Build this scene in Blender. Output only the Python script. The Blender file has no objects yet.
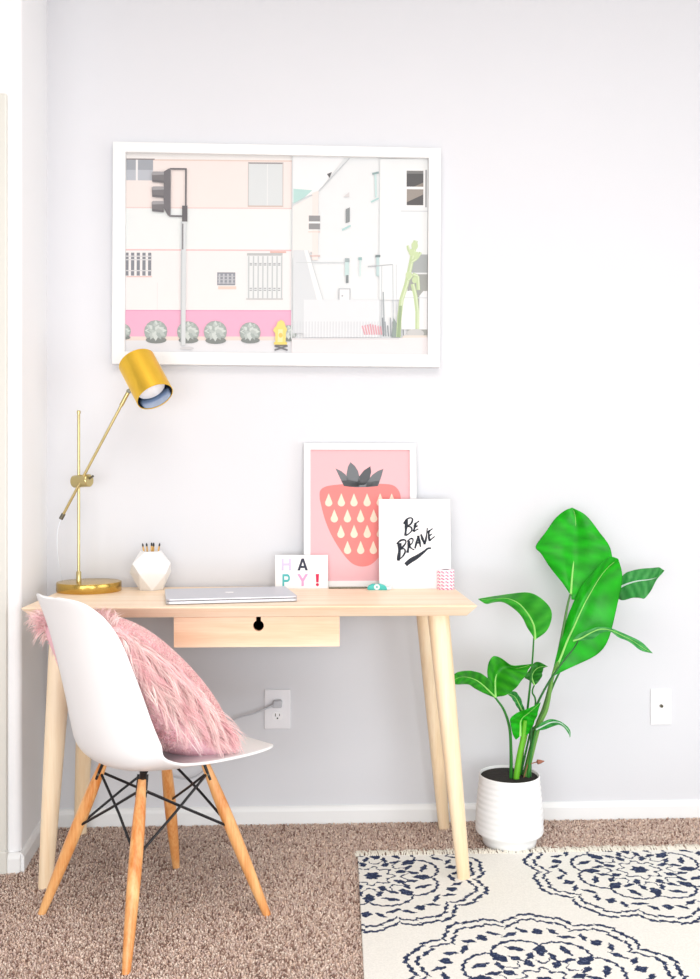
import bpy, bmesh, math, random
import numpy as np
from mathutils import Vector, Matrix
random.seed(4); rng = np.random.default_rng(7)
scene = bpy.context.scene; COL = scene.collection
PI = math.pi

# ------------------------------------------------------------------ materials
def mat(name, color, rough=.5, metal=0., var=.04, nscale=30., bump=0., bscale=200., attr=None, spec=.5, trans=0., coat=0., aniso=None):
    m = bpy.data.materials.new(name); m.use_nodes = True
    nt = m.node_tree; b = nt.nodes['Principled BSDF']
    b.inputs['Roughness'].default_value = rough; b.inputs['Metallic'].default_value = metal
    b.inputs['Specular IOR Level'].default_value = spec
    if coat: b.inputs['Coat Weight'].default_value = coat; b.inputs['Coat Roughness'].default_value = .1
    tc = nt.nodes.new('ShaderNodeTexCoord')
    nz = nt.nodes.new('ShaderNodeTexNoise'); nz.inputs['Scale'].default_value = nscale; nz.inputs['Detail'].default_value = 3
    nt.links.new(tc.outputs['Object'], nz.inputs['Vector'])
    if attr:
        a = nt.nodes.new('ShaderNodeAttribute'); a.attribute_name = attr; src = a.outputs['Color']
    else:
        r = nt.nodes.new('ShaderNodeRGB'); r.outputs[0].default_value = (*color, 1); src = r.outputs[0]
    hs = nt.nodes.new('ShaderNodeHueSaturation')
    mr = nt.nodes.new('ShaderNodeMapRange'); mr.inputs['To Min'].default_value = 1 - var; mr.inputs['To Max'].default_value = 1 + var
    nt.links.new(nz.outputs['Fac'], mr.inputs['Value']); nt.links.new(mr.outputs[0], hs.inputs['Value'])
    nt.links.new(src, hs.inputs['Color']); nt.links.new(hs.outputs[0], b.inputs['Base Color'])
    if bump:
        n2 = nt.nodes.new('ShaderNodeTexNoise'); n2.inputs['Scale'].default_value = bscale; n2.inputs['Detail'].default_value = 4
        nt.links.new(tc.outputs['Object'], n2.inputs['Vector'])
        bp = nt.nodes.new('ShaderNodeBump'); bp.inputs['Strength'].default_value = bump; bp.inputs['Distance'].default_value = .002
        nt.links.new(n2.outputs['Fac'], bp.inputs['Height']); nt.links.new(bp.outputs[0], b.inputs['Normal'])
    return m

def wood(name, c1, c2, axis, rough=.45, scale=9., stretch=.06):
    m = bpy.data.materials.new(name); m.use_nodes = True
    nt = m.node_tree; b = nt.nodes['Principled BSDF']; b.inputs['Roughness'].default_value = rough
    tc = nt.nodes.new('ShaderNodeTexCoord'); mp = nt.nodes.new('ShaderNodeMapping')
    s = [1, 1, 1]; s['xyz'.index(axis)] = stretch; mp.inputs['Scale'].default_value = s
    nt.links.new(tc.outputs['Object'], mp.inputs['Vector'])
    n1 = nt.nodes.new('ShaderNodeTexNoise'); n1.inputs['Scale'].default_value = scale * 2.2; n1.inputs['Detail'].default_value = 5; n1.inputs['Distortion'].default_value = .6
    nt.links.new(mp.outputs[0], n1.inputs['Vector'])
    n2 = nt.nodes.new('ShaderNodeTexNoise'); n2.inputs['Scale'].default_value = scale * 22; n2.inputs['Detail'].default_value = 2
    nt.links.new(mp.outputs[0], n2.inputs['Vector'])
    mx = nt.nodes.new('ShaderNodeMath'); mx.operation = 'MULTIPLY_ADD'; mx.inputs[1].default_value = .35
    nt.links.new(n2.outputs['Fac'], mx.inputs[0]); nt.links.new(n1.outputs['Fac'], mx.inputs[2])
    cr = nt.nodes.new('ShaderNodeValToRGB')
    cr.color_ramp.elements[0].position = .5; cr.color_ramp.elements[0].color = (*c1, 1)
    cr.color_ramp.elements[1].position = .85; cr.color_ramp.elements[1].color = (*c2, 1)
    nt.links.new(mx.outputs[0], cr.inputs[0]); nt.links.new(cr.outputs[0], b.inputs['Base Color'])
    return m

def S(r, g, b):                       # sRGB 0-255 -> linear
    return tuple(((c / 255) / 12.92 if c / 255 <= .04045 else ((c / 255 + .055) / 1.055) ** 2.4) for c in (r, g, b))

M = {}
M['wall'] = mat('wall_paint', S(214, 215, 219), .75, var=.012, nscale=3, bump=.12, bscale=260, spec=.25)
M['ceiling'] = mat('ceiling_paint', S(242, 238, 234), .8, var=.01, nscale=4)
M['wall_lit'] = mat('wall_paint_lit', S(238, 239, 241), .75, var=.012, nscale=3, bump=.12, bscale=260, spec=.25)  # wall paint lightened, so window light on the side wall is in its colour
M['trim'] = mat('white_trim_paint', S(234, 235, 235), .4, var=.01, nscale=6)
M['casing'] = mat('cream_casing_paint', S(214, 213, 206), .4, var=.01, nscale=6)
M['carpet'] = mat('carpet_base', S(190, 162, 148), .95, var=.35, nscale=260, bump=.6, bscale=400, spec=.1)
M['pile'] = mat('carpet_yarn', (1, 1, 1), .95, var=.05, attr='Col', spec=.05)
M['print'] = mat('printed_paper', (1, 1, 1), .6, var=.01, attr='Col', spec=.25)
M['white_frame'] = mat('white_lacquered_frame', S(225, 226, 226), .35, var=.008)
M['card'] = mat('white_card', S(238, 238, 240), .6, var=.006)
M['brass'] = mat('brushed_brass', S(196, 180, 128), .28, 1., var=.07, nscale=14)
M['gold'] = mat('satin_gold_shade', S(244, 200, 72), .36, 1., var=.08, nscale=18)
M['brass_base'] = mat('polished_brass', S(204, 170, 92), .24, 1., var=.06, nscale=14)
M['steel'] = mat('aged_steel', S(120, 118, 105), .35, 1., var=.05)
M['chrome'] = mat('reflector_metal', S(190, 205, 225), .18, 1., var=.1, nscale=60)
M['bulb'] = mat('frosted_bulb', S(248, 250, 253), .3, var=.01)
M['alu'] = mat('silver_aluminium', S(205, 207, 214), .42, .55, var=.015, nscale=8)
M['dark'] = mat('dark_rubber', S(45, 45, 48), .6, var=.05)
M['wire'] = mat('black_enamel_steel', S(18, 19, 24), .4, var=.05)
M['shell'] = mat('white_moulded_plastic', S(240, 241, 242), .38, var=.008, nscale=5)
M['fur'] = mat('pink_fur', (1, 1, 1), .7, var=.04, attr='Col', spec=.2)
M['cushion'] = mat('pink_cushion_cloth', S(250, 202, 212), .9, var=.06, nscale=40)
M['ceramic'] = mat('white_ceramic', S(240, 240, 240), .45, var=.01)
M['vase'] = mat('white_matte_ceramic', S(240, 240, 240), .5, var=.008)
M['soil'] = mat('dark_soil', S(30, 25, 22), .95, var=.4, nscale=90, bump=.8, bscale=90)
M['leaf'] = mat('glossy_leaf', (1, 1, 1), .38, var=.12, nscale=14, attr='Col', spec=.3)
M['stem'] = mat('green_stem', (1, 1, 1), .4, var=.12, nscale=40, attr='Col')
M['bud'] = mat('dry_bud', S(150, 95, 75), .8, var=.2, nscale=80)
M['rug'] = mat('woven_cotton', (1, 1, 1), .9, var=.05, nscale=160, bump=.35, bscale=420, attr='Col', spec=.1)
M['fringe'] = mat('cotton_fringe', S(243, 238, 226), .9, var=.08, nscale=120, spec=.1)
M['plate'] = mat('outlet_plastic', S(232, 232, 236), .35, var=.008)
M['slot'] = mat('slot_black', S(35, 35, 40), .6, var=.02)
M['cord'] = mat('grey_cord', S(188, 190, 196), .5, var=.03)
M['cord_white'] = mat('white_cord', S(225, 230, 238), .4, var=.02)
M['teal'] = mat('teal_plastic', S(64, 190, 182), .3, var=.04)
M['clear'] = mat('pale_plastic', S(225, 235, 238), .3, var=.02)
M['twine'] = mat('patterned_wrap', (1, 1, 1), .7, var=.03, attr='Col')
M['pencil_gold'] = mat('gold_pencil', S(205, 160, 90), .4, .6, var=.05)
M['ink'] = mat('black_brush_ink', S(22, 30, 44), .7, var=.15, nscale=120)
M['desk_top'] = wood('pale_ash_top', S(250, 231, 206), S(240, 210, 176), 'x', .42)
M['desk_drawer'] = wood('pale_ash_drawer', S(247, 217, 188), S(234, 191, 156), 'x', .45)
M['desk_leg'] = wood('pale_ash_leg', S(248, 228, 198), S(236, 206, 166), 'z', .42)
M['chair_leg'] = wood('warm_maple_leg', S(240, 186, 124), S(208, 124, 54), 'z', .35, 12)
M['inside'] = mat('drawer_inside', S(60, 48, 38), .8, var=.05)  # drawer box coloured dark, painting in the shade behind the notch

# ------------------------------------------------------------------ mesh builder
class MB:
    def __init__(s): s.v = []; s.f = []; s.c = []; s.mi = []
    def add(s, vs, fs, col=None, mi=0):
        o = len(s.v); s.v += [tuple(p) for p in vs]
        for f in fs: s.f.append(tuple(o + i for i in f)); s.c.append(col); s.mi.append(mi)
        return s
    def box(s, x0, x1, y0, y1, z0, z1, col=None, mi=0):
        vs = [(x, y, z) for z in (z0, z1) for y in (y0, y1) for x in (x0, x1)]
        return s.add(vs, [(0, 2, 3, 1), (4, 5, 7, 6), (0, 1, 5, 4), (2, 6, 7, 3), (0, 4, 6, 2), (1, 3, 7, 5)], col, mi)
    def poly(s, pts, col=None, mi=0): return s.add(pts, [tuple(range(len(pts)))], col, mi)
    def prism(s, pts, vec, col=None, mi=0):      # closed outline extruded along vec
        n = len(pts); a = [Vector(p) for p in pts]; b = [p + Vector(vec) for p in a]
        return s.add(a + b, [tuple(range(n - 1, -1, -1)), tuple(range(n, 2 * n))] + [(i, (i + 1) % n, n + (i + 1) % n, n + i) for i in range(n)], col, mi)
    def lathe(s, prof, n=40, origin=(0, 0, 0), axis=(0, 0, 1), cap0=True, cap1=True, col=None, mi=0):
        q = Vector((0, 0, 1)).rotation_difference(Vector(axis).normalized()); o = Vector(origin)
        vs = []
        for r, z in prof:
            for k in range(n):
                a = 2 * PI * k / n; vs.append(o + q @ Vector((r * math.cos(a), r * math.sin(a), z)))
        fs = []
        for i in range(len(prof) - 1):
            for k in range(n): fs.append((i * n + k, i * n + (k + 1) % n, (i + 1) * n + (k + 1) % n, (i + 1) * n + k))
        if cap0: fs.append(tuple(range(n - 1, -1, -1)))
        if cap1: fs.append(tuple((len(prof) - 1) * n + k for k in range(n)))
        return s.add(vs, fs, col, mi)
    def tube(s, pts, r, n=10, r1=None, col=None, mi=0, sx=1.):
        pts = [Vector(p) for p in pts]; m = len(pts); vs = []
        t0 = (pts[1] - pts[0]).normalized(); u = t0.orthogonal().normalized()
        for i, p in enumerate(pts):
            t = (pts[min(i + 1, m - 1)] - pts[max(i - 1, 0)]).normalized()
            u = (u - t * u.dot(t)).normalized(); w = t.cross(u)
            rr = r[i] if isinstance(r, (list, tuple)) else (r if r1 is None else r + (r1 - r) * i / (m - 1))
            for k in range(n):
                a = 2 * PI * k / n; vs.append(p + u * (rr * math.cos(a)) + w * (rr * sx * math.sin(a)))
        fs = [(i * n + k, i * n + (k + 1) % n, (i + 1) * n + (k + 1) % n, (i + 1) * n + k) for i in range(m - 1) for k in range(n)]
        fs += [tuple(range(n - 1, -1, -1)), tuple((m - 1) * n + k for k in range(n))]
        return s.add(vs, fs, col, mi)
    def build(s, name, m, parent=None, smooth=False, bevel=0, loc=None, seg=2, angle=40):
        me = bpy.data.meshes.new(name); me.from_pydata(s.v, [], s.f); 
        for mm in (m if isinstance(m, list) else [m]): me.materials.append(mm)
        if any(s.mi): me.polygons.foreach_set('material_index', s.mi)
        if any(c is not None for c in s.c):
            at = me.attributes.new('Col', 'FLOAT_COLOR', 'CORNER'); arr = []
            for p, c in zip(me.polygons, s.c): arr += list((*c, 1.) if c is not None else (1, 1, 1, 1)) * p.loop_total
            at.data.foreach_set('color', arr)
        if smooth:
            me.polygons.foreach_set('use_smooth', [True] * len(me.polygons))
        me.update()
        o = bpy.data.objects.new(name, me); COL.objects.link(o)
        if parent: o.parent = parent
        if loc: o.location = loc
        if bevel:
            b = o.modifiers.new('edge', 'BEVEL'); b.width = bevel; b.segments = seg; b.limit_method = 'ANGLE'; b.angle_limit = math.radians(30)
        if smooth:
            bm = bmesh.new(); bm.from_mesh(me)
            for e in bm.edges:
                if len(e.link_faces) == 2 and e.calc_face_angle(0) > math.radians(angle): e.smooth = False
            bm.to_mesh(me); bm.free()
        return o

def tag(o, label, cat, group=None, kind=None):
    o['label'] = label; o['category'] = cat
    if group: o['group'] = group
    if kind: o['kind'] = kind
    return o
def thing(name, loc, label, cat, group=None, rz=0):
    o = bpy.data.objects.new(name, None); COL.objects.link(o); o.empty_display_size = .05
    o.location = loc; o.rotation_euler = (0, 0, rz); return tag(o, label, cat, group)
def struct(o, label=None, cat=None):
    o['kind'] = 'structure'
    if label: o['label'] = label
    if cat: o['category'] = cat
    return o
def np_mesh(name, V, F, m, colors=None, parent=None, smooth=False):   # V (n,3), F (k,q), colors per face
    me = bpy.data.meshes.new(name); V = np.asarray(V, np.float32); F = np.asarray(F, np.int32); k, q = F.shape
    me.vertices.add(len(V)); me.vertices.foreach_set('co', V.ravel())
    me.loops.add(k * q); me.loops.foreach_set('vertex_index', F.ravel())
    me.polygons.add(k); me.polygons.foreach_set('loop_start', np.arange(k, dtype=np.int32) * q)
    me.update(calc_edges=True); me.materials.append(m)
    if smooth: me.polygons.foreach_set('use_smooth', np.ones(k, bool))
    if colors is not None:
        at = me.attributes.new('Col', 'FLOAT_COLOR', 'CORNER')
        c = np.ones((k, q, 4), np.float32); c[:, :, :3] = np.asarray(colors, np.float32)[:, None, :]
        at.data.foreach_set('color', c.ravel())
    o = bpy.data.objects.new(name, me); COL.objects.link(o)
    if parent: o.parent = parent
    return o
def catmull(pts, n):                  # smooth resample of a list of tuples
    P = [np.array(p, float) for p in pts]; P = [2 * P[0] - P[1]] + P + [2 * P[-1] - P[-2]]
    out = []; segs = len(P) - 3
    for i in range(n):
        t = i / (n - 1) * segs; k = min(int(t), segs - 1); u = t - k; a, b, c, d = P[k:k + 4]
        out.append(.5 * ((2 * b) + (-a + c) * u + (2 * a - 5 * b + 4 * c - d) * u * u + (-a + 3 * b - 3 * c + d) * u ** 3))
    return out

# ------------------------------------------------------------------ room
FZ = -.006
fl = MB(); fl.box(-2.2, 2.6, -4.2, .1, FZ - .1, FZ); struct(fl.build('floor', M['carpet']), 'brown carpeted floor', 'floor')
w = MB(); w.box(-2.2, 2.6, -4.2, .1, 2.75, 2.85); struct(w.build('ceiling', M['ceiling']), 'white ceiling', 'ceiling')
w = MB(); w.box(-1., 2.6, 0, .12, -.1, 2.75); struct(w.build('wall_back', M['wall']), 'white wall behind the desk', 'wall')
# short return of the left wall with a rounded outside corner, then a face towards the room
w = MB(); rc = .02; p0 = (-.825, .001); p1 = (-.804, -.341)
pl = [(p0[0], p0[1])]
cx_, cy_ = p1[0] - rc, p1[1] + rc
for k in range(7):
    a = PI * .02 - k * (PI / 2) / 6; pl.append((cx_ + rc * math.cos(a), cy_ + rc * math.sin(a)))
pl += [(-2.2, -.341), (-2.2, .001)]
w.prism([(x, y, -.1) for x, y in pl], (0, 0, 2.85)); struct(w.build('wall_left', M['wall_lit']), 'short white side wall at the left of the desk', 'wall')
def base_profile(a, b, n):            # baseboard between two floor points, n = outward normal
    a, b, n = Vector((*a, 0)), Vector((*b, 0)), Vector((*n, 0)).normalized()
    q = [(0, FZ), (.013, FZ), (.013, .038), (.009, .047), (.004, .052), (0, .053)]
    m = MB(); A = [a + n * x + Vector((0, 0, z)) for x, z in q]; m.prism(A, b - a); return m
struct(base_profile((-.82, 0), (2.6, 0), (0, -1)).build('baseboard_back', M['trim']), 'white baseboard along the back wall', 'baseboard')
struct(base_profile((-.8235, -.012), (-.8045, -.345), (1, .06)).build('baseboard_left', M['trim']), 'white baseboard on the short side wall', 'baseboard')
struct(base_profile((-.801, -.341), (-.835, -.341), (0, -1)).build('baseboard_front', M['trim']), 'short white baseboard beside the door casing', 'baseboard')
m = MB(); m.box(-.905, -.8365, -.357, -.340, .06, 2.148); m.box(-.905, -.8345, -.361, -.340, FZ, .062)
m.box(-1.6, -.905, -.357, -.340, 2.078, 2.148)
struct(m.build('trim_1', M['casing'], bevel=.004), 'pale door casing at the far left edge', 'trim')

# carpet pile: tufts of twisted yarn
RUG = (.135, -1.30, 2.02, -.288)      # x0, y0, x1, y1
sp = .0058
gx, gy = np.meshgrid(np.arange(-.95, 1.45, sp), np.arange(-1.45, -.012, sp)); n = gx.size
gx = gx.ravel() + rng.uniform(-.5, .5, n) * sp; gy = gy.ravel() + rng.uniform(-.5, .5, n) * sp
keep = ~((gx > RUG[0] + .03) & (gx < RUG[2]) & (gy > RUG[1]) & (gy < RUG[3] - .02)) & ~((gx < -.80) & (gy > -.345))
gx, gy = gx[keep], gy[keep]; n = len(gx)
h = rng.uniform(.006, .0095, n); a0 = rng.uniform(0, 2 * PI, n); rr = rng.uniform(.0030, .0044, n)
lx, ly = rng.normal(0, .003, n), rng.normal(0, .003, n)
V = np.zeros((n, 7, 3), np.float32)
for k in range(3):
    ang = a0 + k * 2 * PI / 3
    V[:, k, 0] = gx + rr * np.cos(ang); V[:, k, 1] = gy + rr * np.sin(ang); V[:, k, 2] = FZ - .001
    ang = ang + .6
    V[:, 3 + k, 0] = gx + .8 * rr * np.cos(ang) + .6 * lx; V[:, 3 + k, 1] = gy + .8 * rr * np.sin(ang) + .6 * ly; V[:, 3 + k, 2] = FZ + h * .7
V[:, 6, 0] = gx + lx; V[:, 6, 1] = gy + ly; V[:, 6, 2] = FZ + h
F = []
for k in range(3):
    j = (k + 1) % 3; F += [(k, j, 3 + j), (k, 3 + j, 3 + k), (3 + k, 3 + j, 6)]
F = (np.array(F)[None] + (np.arange(n) * 7)[:, None, None]).reshape(-1, 3)
pal = np.array([S(220, 198, 184), S(200, 174, 160), S(238, 220, 206), S(150, 122, 110), S(208, 184, 174), S(228, 202, 184)])
pc = pal[rng.choice(6, n, p=[.26, .22, .14, .12, .16, .10])] * rng.uniform(.9, 1.1, (n, 1))
o = np_mesh('carpet_pile', V.reshape(-1, 3), F, M['pile'], np.repeat(pc, 9, 0))
tag(o, 'mottled brown carpet pile covering the floor', 'carpet', kind='stuff')

# ------------------------------------------------------------------ desk
ZT = .748
DX0, DX1, DY0, DY1 = -.757, .445, -.485, -.012
desk = thing('desk', (0, 0, 0), 'pale wood writing desk with splayed legs and one small drawer', 'desk')
t = MB(); ch = .024
top = [(DX0, DY0), (DX1, DY0), (DX1, DY1), (DX0, DY1)]; bot = [(DX0 + ch, DY0 + ch), (DX1 - ch, DY0 + ch), (DX1 - ch, DY1 - ch * .5), (DX0 + ch, DY1 - ch * .5)]
vs = [(x, y, ZT) for x, y in top] + [(x, y, ZT - .004) for x, y in top] + [(x, y, ZT - .031) for x, y in bot]
t.add(vs, [(0, 1, 2, 3), (11, 10, 9, 8)] + [(i + 4, (i + 1) % 4 + 4, (i + 1) % 4, i) for i in range(4)] + [(i + 8, (i + 1) % 4 + 8, (i + 1) % 4 + 4, i + 4) for i in range(4)])
t.build('tabletop', M['desk_top'], desk, bevel=.002)
for sx, tx, bx in ((-1, -.668, -.706), (1, .350, .416)):
    for sy, ty, by in ((-1, -.412, -.445), (1, -.10, -.065)):
        m = MB(); pts = [(tx + (bx - tx) * k / 6, ty + (by - ty) * k / 6, ZT - .031 + (FZ + .002 - ZT + .031) * k / 6) for k in range(7)]
        m.tube(pts, [.034 - .0145 * (k / 6) ** 1.3 for k in range(7)], 24, sx=.78)
        m.build('leg', M['desk_leg'], desk, smooth=True)
dr = MB()                              # drawer front with a keyhole notch cut from its top edge
x0, x1, z0, z1 = -.366, .078, .634, .7145; kx, kz, kr, kn = -.140, .691, .0145, .0065
out = [(x0, z0), (x1, z0), (x1, z1), (kx + kn, z1)]
st = math.acos(kn / kr)
for k in range(21):
    a = (PI / 2 - (PI / 2 - st)) - k * (2 * PI - (PI - 2 * st)) / 20
    out.append((kx + kr * math.cos(a), kz + kr * math.sin(a)))
out += [(kx - kn, z1), (x0, z1)]
dr.prism([(x, -.445, z) for x, z in out], (0, .016, 0))
drw = dr.build('drawer', M['desk_drawer'], desk)
b = MB(); b.box(x0 + .004, x0 + .016, -.429, -.09, z0 + .004, z1); b.box(x1 - .016, x1 - .004, -.429, -.09, z0 + .004, z1)
b.box(x0 + .016, x1 - .016, -.429, -.09, z0 + .004, z0 + .012); b.box(x0 + .016, x1 - .016, -.10, -.09, z0 + .012, z1)
b.build('drawer_box', M['inside'], drw)

# ------------------------------------------------------------------ chair (local: +y is the way it faces)
CH = thing('side_chair', (-.39, -.615, 0), 'white moulded shell chair on wooden dowel legs with black wire bracing', 'chair', rz=-math.radians(48))
prof = [(.278, .377, .075, .000), (.275, .386, .118, .001), (.258, .397, .160, .002), (.224, .402, .194, .004), (.168, .403, .212, .006), (.08, .401, .222, .013), (.0, .395, .226, .027),
        (-.075, .392, .226, .044), (-.135, .402, .220, .064), (-.172, .434, .203, .082), (-.193, .49, .183, .087), (-.209, .56, .172, .082), (-.226, .63, .164, .075),
        (-.244, .70, .156, .066), (-.260, .752, .144, .052), (-.270, .782, .128, .036), (-.277, .800, .108, .024), (-.281, .810, .080, .013), (-.283, .814, .042, .005)]
NT, NU = 64, 33
pr = catmull(prof, NT); sv = []
for i in range(NT):
    y, z, wd, dp = pr[i]; a, c = pr[max(i - 1, 0)], pr[min(i + 1, NT - 1)]
    ty, tz = c[0] - a[0], c[1] - a[1]; L = math.hypot(ty, tz); ny, nz = tz / L, -ty / L       # inner side: up / forward
    if i < 3 or i > NT - 4: pass
    for j in range(NU):
        u = -1 + 2 * j / (NU - 1); off = dp * abs(u) ** 2.2
        sv.append((u * wd * (1 - .05 * abs(u) ** 4), y + ny * off, z + nz * off))
m = MB(); m.add(sv, [(i * NU + j, i * NU + j + 1, (i + 1) * NU + j + 1, (i + 1) * NU + j) for i in range(NT - 1) for j in range(NU - 1)])
sh = m.build('seat_shell', M['shell'], CH, smooth=True, angle=180)
so = sh.modifiers.new('thick', 'SOLIDIFY'); so.thickness = .0075; so.offset = 0
so.use_rim = True
ss = sh.modifiers.new('sub', 'SUBSURF'); ss.levels = 1; ss.render_levels = 1
tops = {}; mids = {}
for sx in (-1, 1):
    for sy in (-1, 1):
        T = Vector((sx * .090, sy * .090, .375)); B = Vector((sx * .200, sy * .200, FZ + .002)); d = B - T
        lg = MB(); N = 10
        lg.tube([T + d * (k / N) for k in range(N + 1)], [[.0105, .0125, .0145, .0155, .016, .0158, .0152, .0142, .013, .0115, .0095][k] for k in range(N + 1)], 20)
        leg = lg.build('leg', M['chair_leg'], CH, smooth=True)
        dn = d.normalized(); br = MB(); side = Vector((-sy * sx * 1., 1., 0)).normalized() if False else dn.cross(Vector((sx, sy, 0)).normalized()).normalized()
        for s in (-1, 1):                      # forked black bracket either side of the leg head, then up to the shell
            c = T + side * s * .0095
            br.tube([c - dn * .012, c + dn * .040], .0042, 8)
        br.tube([T - dn * .004, Vector((sx * .100, sy * .095, .388)), Vector((sx * .104, sy * .095, .404 if sy > 0 else .400))], [.009, .008, .010], 10)
        br.build('bracket', M['wire'], leg, smooth=True)
        bo = MB(); c = T + dn * .026; bo.tube([c - side * .0135, c + side * .0135], .0035, 10); bo.build('bolt', M['steel'], leg, smooth=True)
        tops[sx, sy] = T + dn * .022; mids[sx, sy] = T + d * .42
for a in tops:
    for b_ in mids:
        if a != b_ and (a[0] == b_[0] or a[1] == b_[1]):
            A, B = tops[a], mids[b_]; k = .004
            e = MB(); ctr = (A + B) / 2; oo = Vector((ctr.x, ctr.y, 0)).normalized() * (k if (a[0] + a[1] * 2) > 0 else -k)
            e.tube([A, (A + B) / 2 + oo, B], .0034, 8); e.build('wire_brace', M['wire'], CH, smooth=True)

fn = M['fur'].node_tree; tl = fn.nodes.new('ShaderNodeBsdfTranslucent'); mx_ = fn.nodes.new('ShaderNodeMixShader'); mx_.inputs[0].default_value = .12
pb = fn.nodes['Principled BSDF']; fn.links.new(pb.inputs['Base Color'].links[0].from_socket, tl.inputs['Color'])
fn.links.new(pb.outputs[0], mx_.inputs[1]); fn.links.new(tl.outputs[0], mx_.inputs[2]); fn.links.new(mx_.outputs[0], fn.nodes['Material Output'].inputs['Surface'])
# ------------------------------------------------------------------ fur cushion
def cushion():
    cen = Vector((-.017, -.031, .571)); tilt = math.radians(45)      # long axis runs from seat up to chair back
    up = Vector((0, -math.cos(tilt), math.sin(tilt))); rt = Vector((1, 0, 0)); nr = Vector((0, math.sin(tilt), math.cos(tilt)))
    W, H, T = .194, .250, .100
    def pt(a, b, side):
        th = T * (max(0, 1 - abs(a) ** 2.6) * max(0, 1 - abs(b) ** 2.6)) ** .55
        pin = 1 - .05 * (1 - a * a) * 0
        x = a * W * (1 - (.24 if a > 0 else .06) * max(0, b) ** 1.3) * (1 - .07 * max(0, -b)) * (1 - .07 * (1 - abs(b) ** 3) * abs(a) ** 4); y = b * H * (1 - .07 * (1 - abs(a) ** 3) * abs(b) ** 4)
        return cen + rt * x + up * y + nr * (side * th)
    return pt, up, rt, nr, cen
pt, up, rt, nr, cen = cushion()
R45 = Matrix.Translation(CH.location) @ Matrix.Rotation(-math.radians(48), 4, 'Z')
q = MB(); NC = 26
for side in (1, -1):
    vs = [pt(-1 + 2 * i / NC, -1 + 2 * j / NC, side) for j in range(NC + 1) for i in range(NC + 1)]
    fs = [(j * (NC + 1) + i, j * (NC + 1) + i + 1, (j + 1) * (NC + 1) + i + 1, (j + 1) * (NC + 1) + i) for j in range(NC) for i in range(NC)]
    if side < 0: fs = [f[::-1] for f in fs]
    q.add([R45 @ v for v in vs], fs)
cu = q.build('cushion', M['cushion'], smooth=True, angle=180)
tag(cu, 'shaggy pink fur cushion leaning in the white shell chair', 'cushion')
# strands in locks, combed down the cushion
back = [q for q in prof if q[0] < -.14]
def behind(q):                          # would this point sit in or behind the chair back?
    z = q.z
    if z > .822: return False
    zz = [c[1] for c in back]; y, w_, d_ = (float(np.interp(z, zz, [c[k] for c in back])) for k in (0, 2, 3))
    if z < .408: return True
    if q.x < -w_ - .004 and z > .6: return False
    return q.y < y + d_ * min(1.15, abs(q.x) / w_) ** 2.2 + .012
def strands(nl, per, parent):
    Vs, Fs, Cs = [], [], []; SEG = 6; base = 0
    grav = Vector((0, 0, -1)); Rm = R45.to_3x3()
    for _ in range(nl):
        side = 1 if random.random() < .74 else -1; rim = random.random() < .20
        a, b = (random.uniform(.3, 1) if random.random() < .35 else random.uniform(-1, 1)), random.uniform(-1, 1)
        if rim: a, b = (random.choice((-1, 1, 1)), b) if random.random() < .6 else (random.uniform(-1, 1), random.choice((-1, 1)))
        e = 1e-3; A = max(-.97, min(.97, a)); Bq = max(-.97, min(.97, b))
        p = R45 @ pt(A, Bq, side); pu = R45 @ pt(A + e, Bq, side); pv = R45 @ pt(A, Bq + e, side)
        nn = (pu - p).cross(pv - p).normalized() * side
        if nn.length < .5: nn = Rm @ (nr * side)
        outw = (Rm @ (rt * A + up * Bq)).normalized() if abs(A) > .75 or abs(Bq) > .75 else Vector((0, 0, 0))
        down = grav - nn * grav.dot(nn)
        if rim: nn = (nn * .5 + (Rm @ (rt * (A if abs(A) > .9 else 0) + up * (Bq if abs(Bq) > .9 else 0))).normalized() + Rm @ (nr * random.uniform(-.6, .9))).normalized(); down = grav - nn * grav.dot(nn)
        oa = .4 if A < .3 else .12
        lock = (nn * .5 + down * .9 + Rm @ (-up) * (.35 if Bq < .8 or A > 0 else -.2) + outw * oa + Rm @ (rt * random.gauss(0, .2)) + Vector((random.gauss(0, .15), random.gauss(0, .15), random.gauss(0, .10))))
        lock.normalize(); Ll = random.uniform(.055, .095) * (.55 if Bq > .72 else (.5 if Bq < -.6 else 1)); ltone = random.uniform(.9, 1.04); tipP = p + lock * Ll + grav * .012
        ql = R45.inverted() @ tipP
        if behind(ql) or behind(R45.inverted() @ (p + lock * Ll * .5)): continue
        pal = random.choice([(255, 222, 220), (254, 214, 215), (255, 232, 228), (252, 205, 209), (255, 222, 220)])
        lc = S(*pal)
        for k in range(per):
            ja, jb = A + random.gauss(0, .035), Bq + random.gauss(0, .035)
            ja = max(-.985, min(.985, ja)); jb = max(-.985, min(.985, jb))
            r0 = R45 @ pt(ja, jb, side) - nn * .003
            tp = tipP + Vector((random.gauss(0, .004), random.gauss(0, .004), random.gauss(0, .006)))
            if behind(R45.inverted() @ tp): continue
            c1 = r0 + nn * random.uniform(.014, .03) + (tp - r0) * .25
            wv = Vector((random.gauss(0, 1), random.gauss(0, 1), random.gauss(0, 1))).cross(lock).normalized()
            w0 = random.uniform(.0010, .0018)
            for s in range(SEG + 1):
                u = s / SEG; c = r0 * (1 - u) ** 2 + c1 * (2 * u * (1 - u)) + tp * u * u
                ww = w0 * (1 - u * .9); Vs.append(c - wv * ww); Vs.append(c + wv * ww)
            tone = ltone * random.uniform(.93, 1.06); cc = (min(1, lc[0] * tone), lc[1] * tone, lc[2] * tone)
            for s in range(SEG):
                i = base + s * 2; Fs.append((i, i + 1, i + 3, i + 2)); Cs.append(cc)
            base += 2 * (SEG + 1)
    o = np_mesh('fur', [tuple(v) for v in Vs], Fs, M['fur'], Cs, parent, smooth=True); o['kind'] = 'stuff'; return o
strands(3100, 16, cu)
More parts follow.
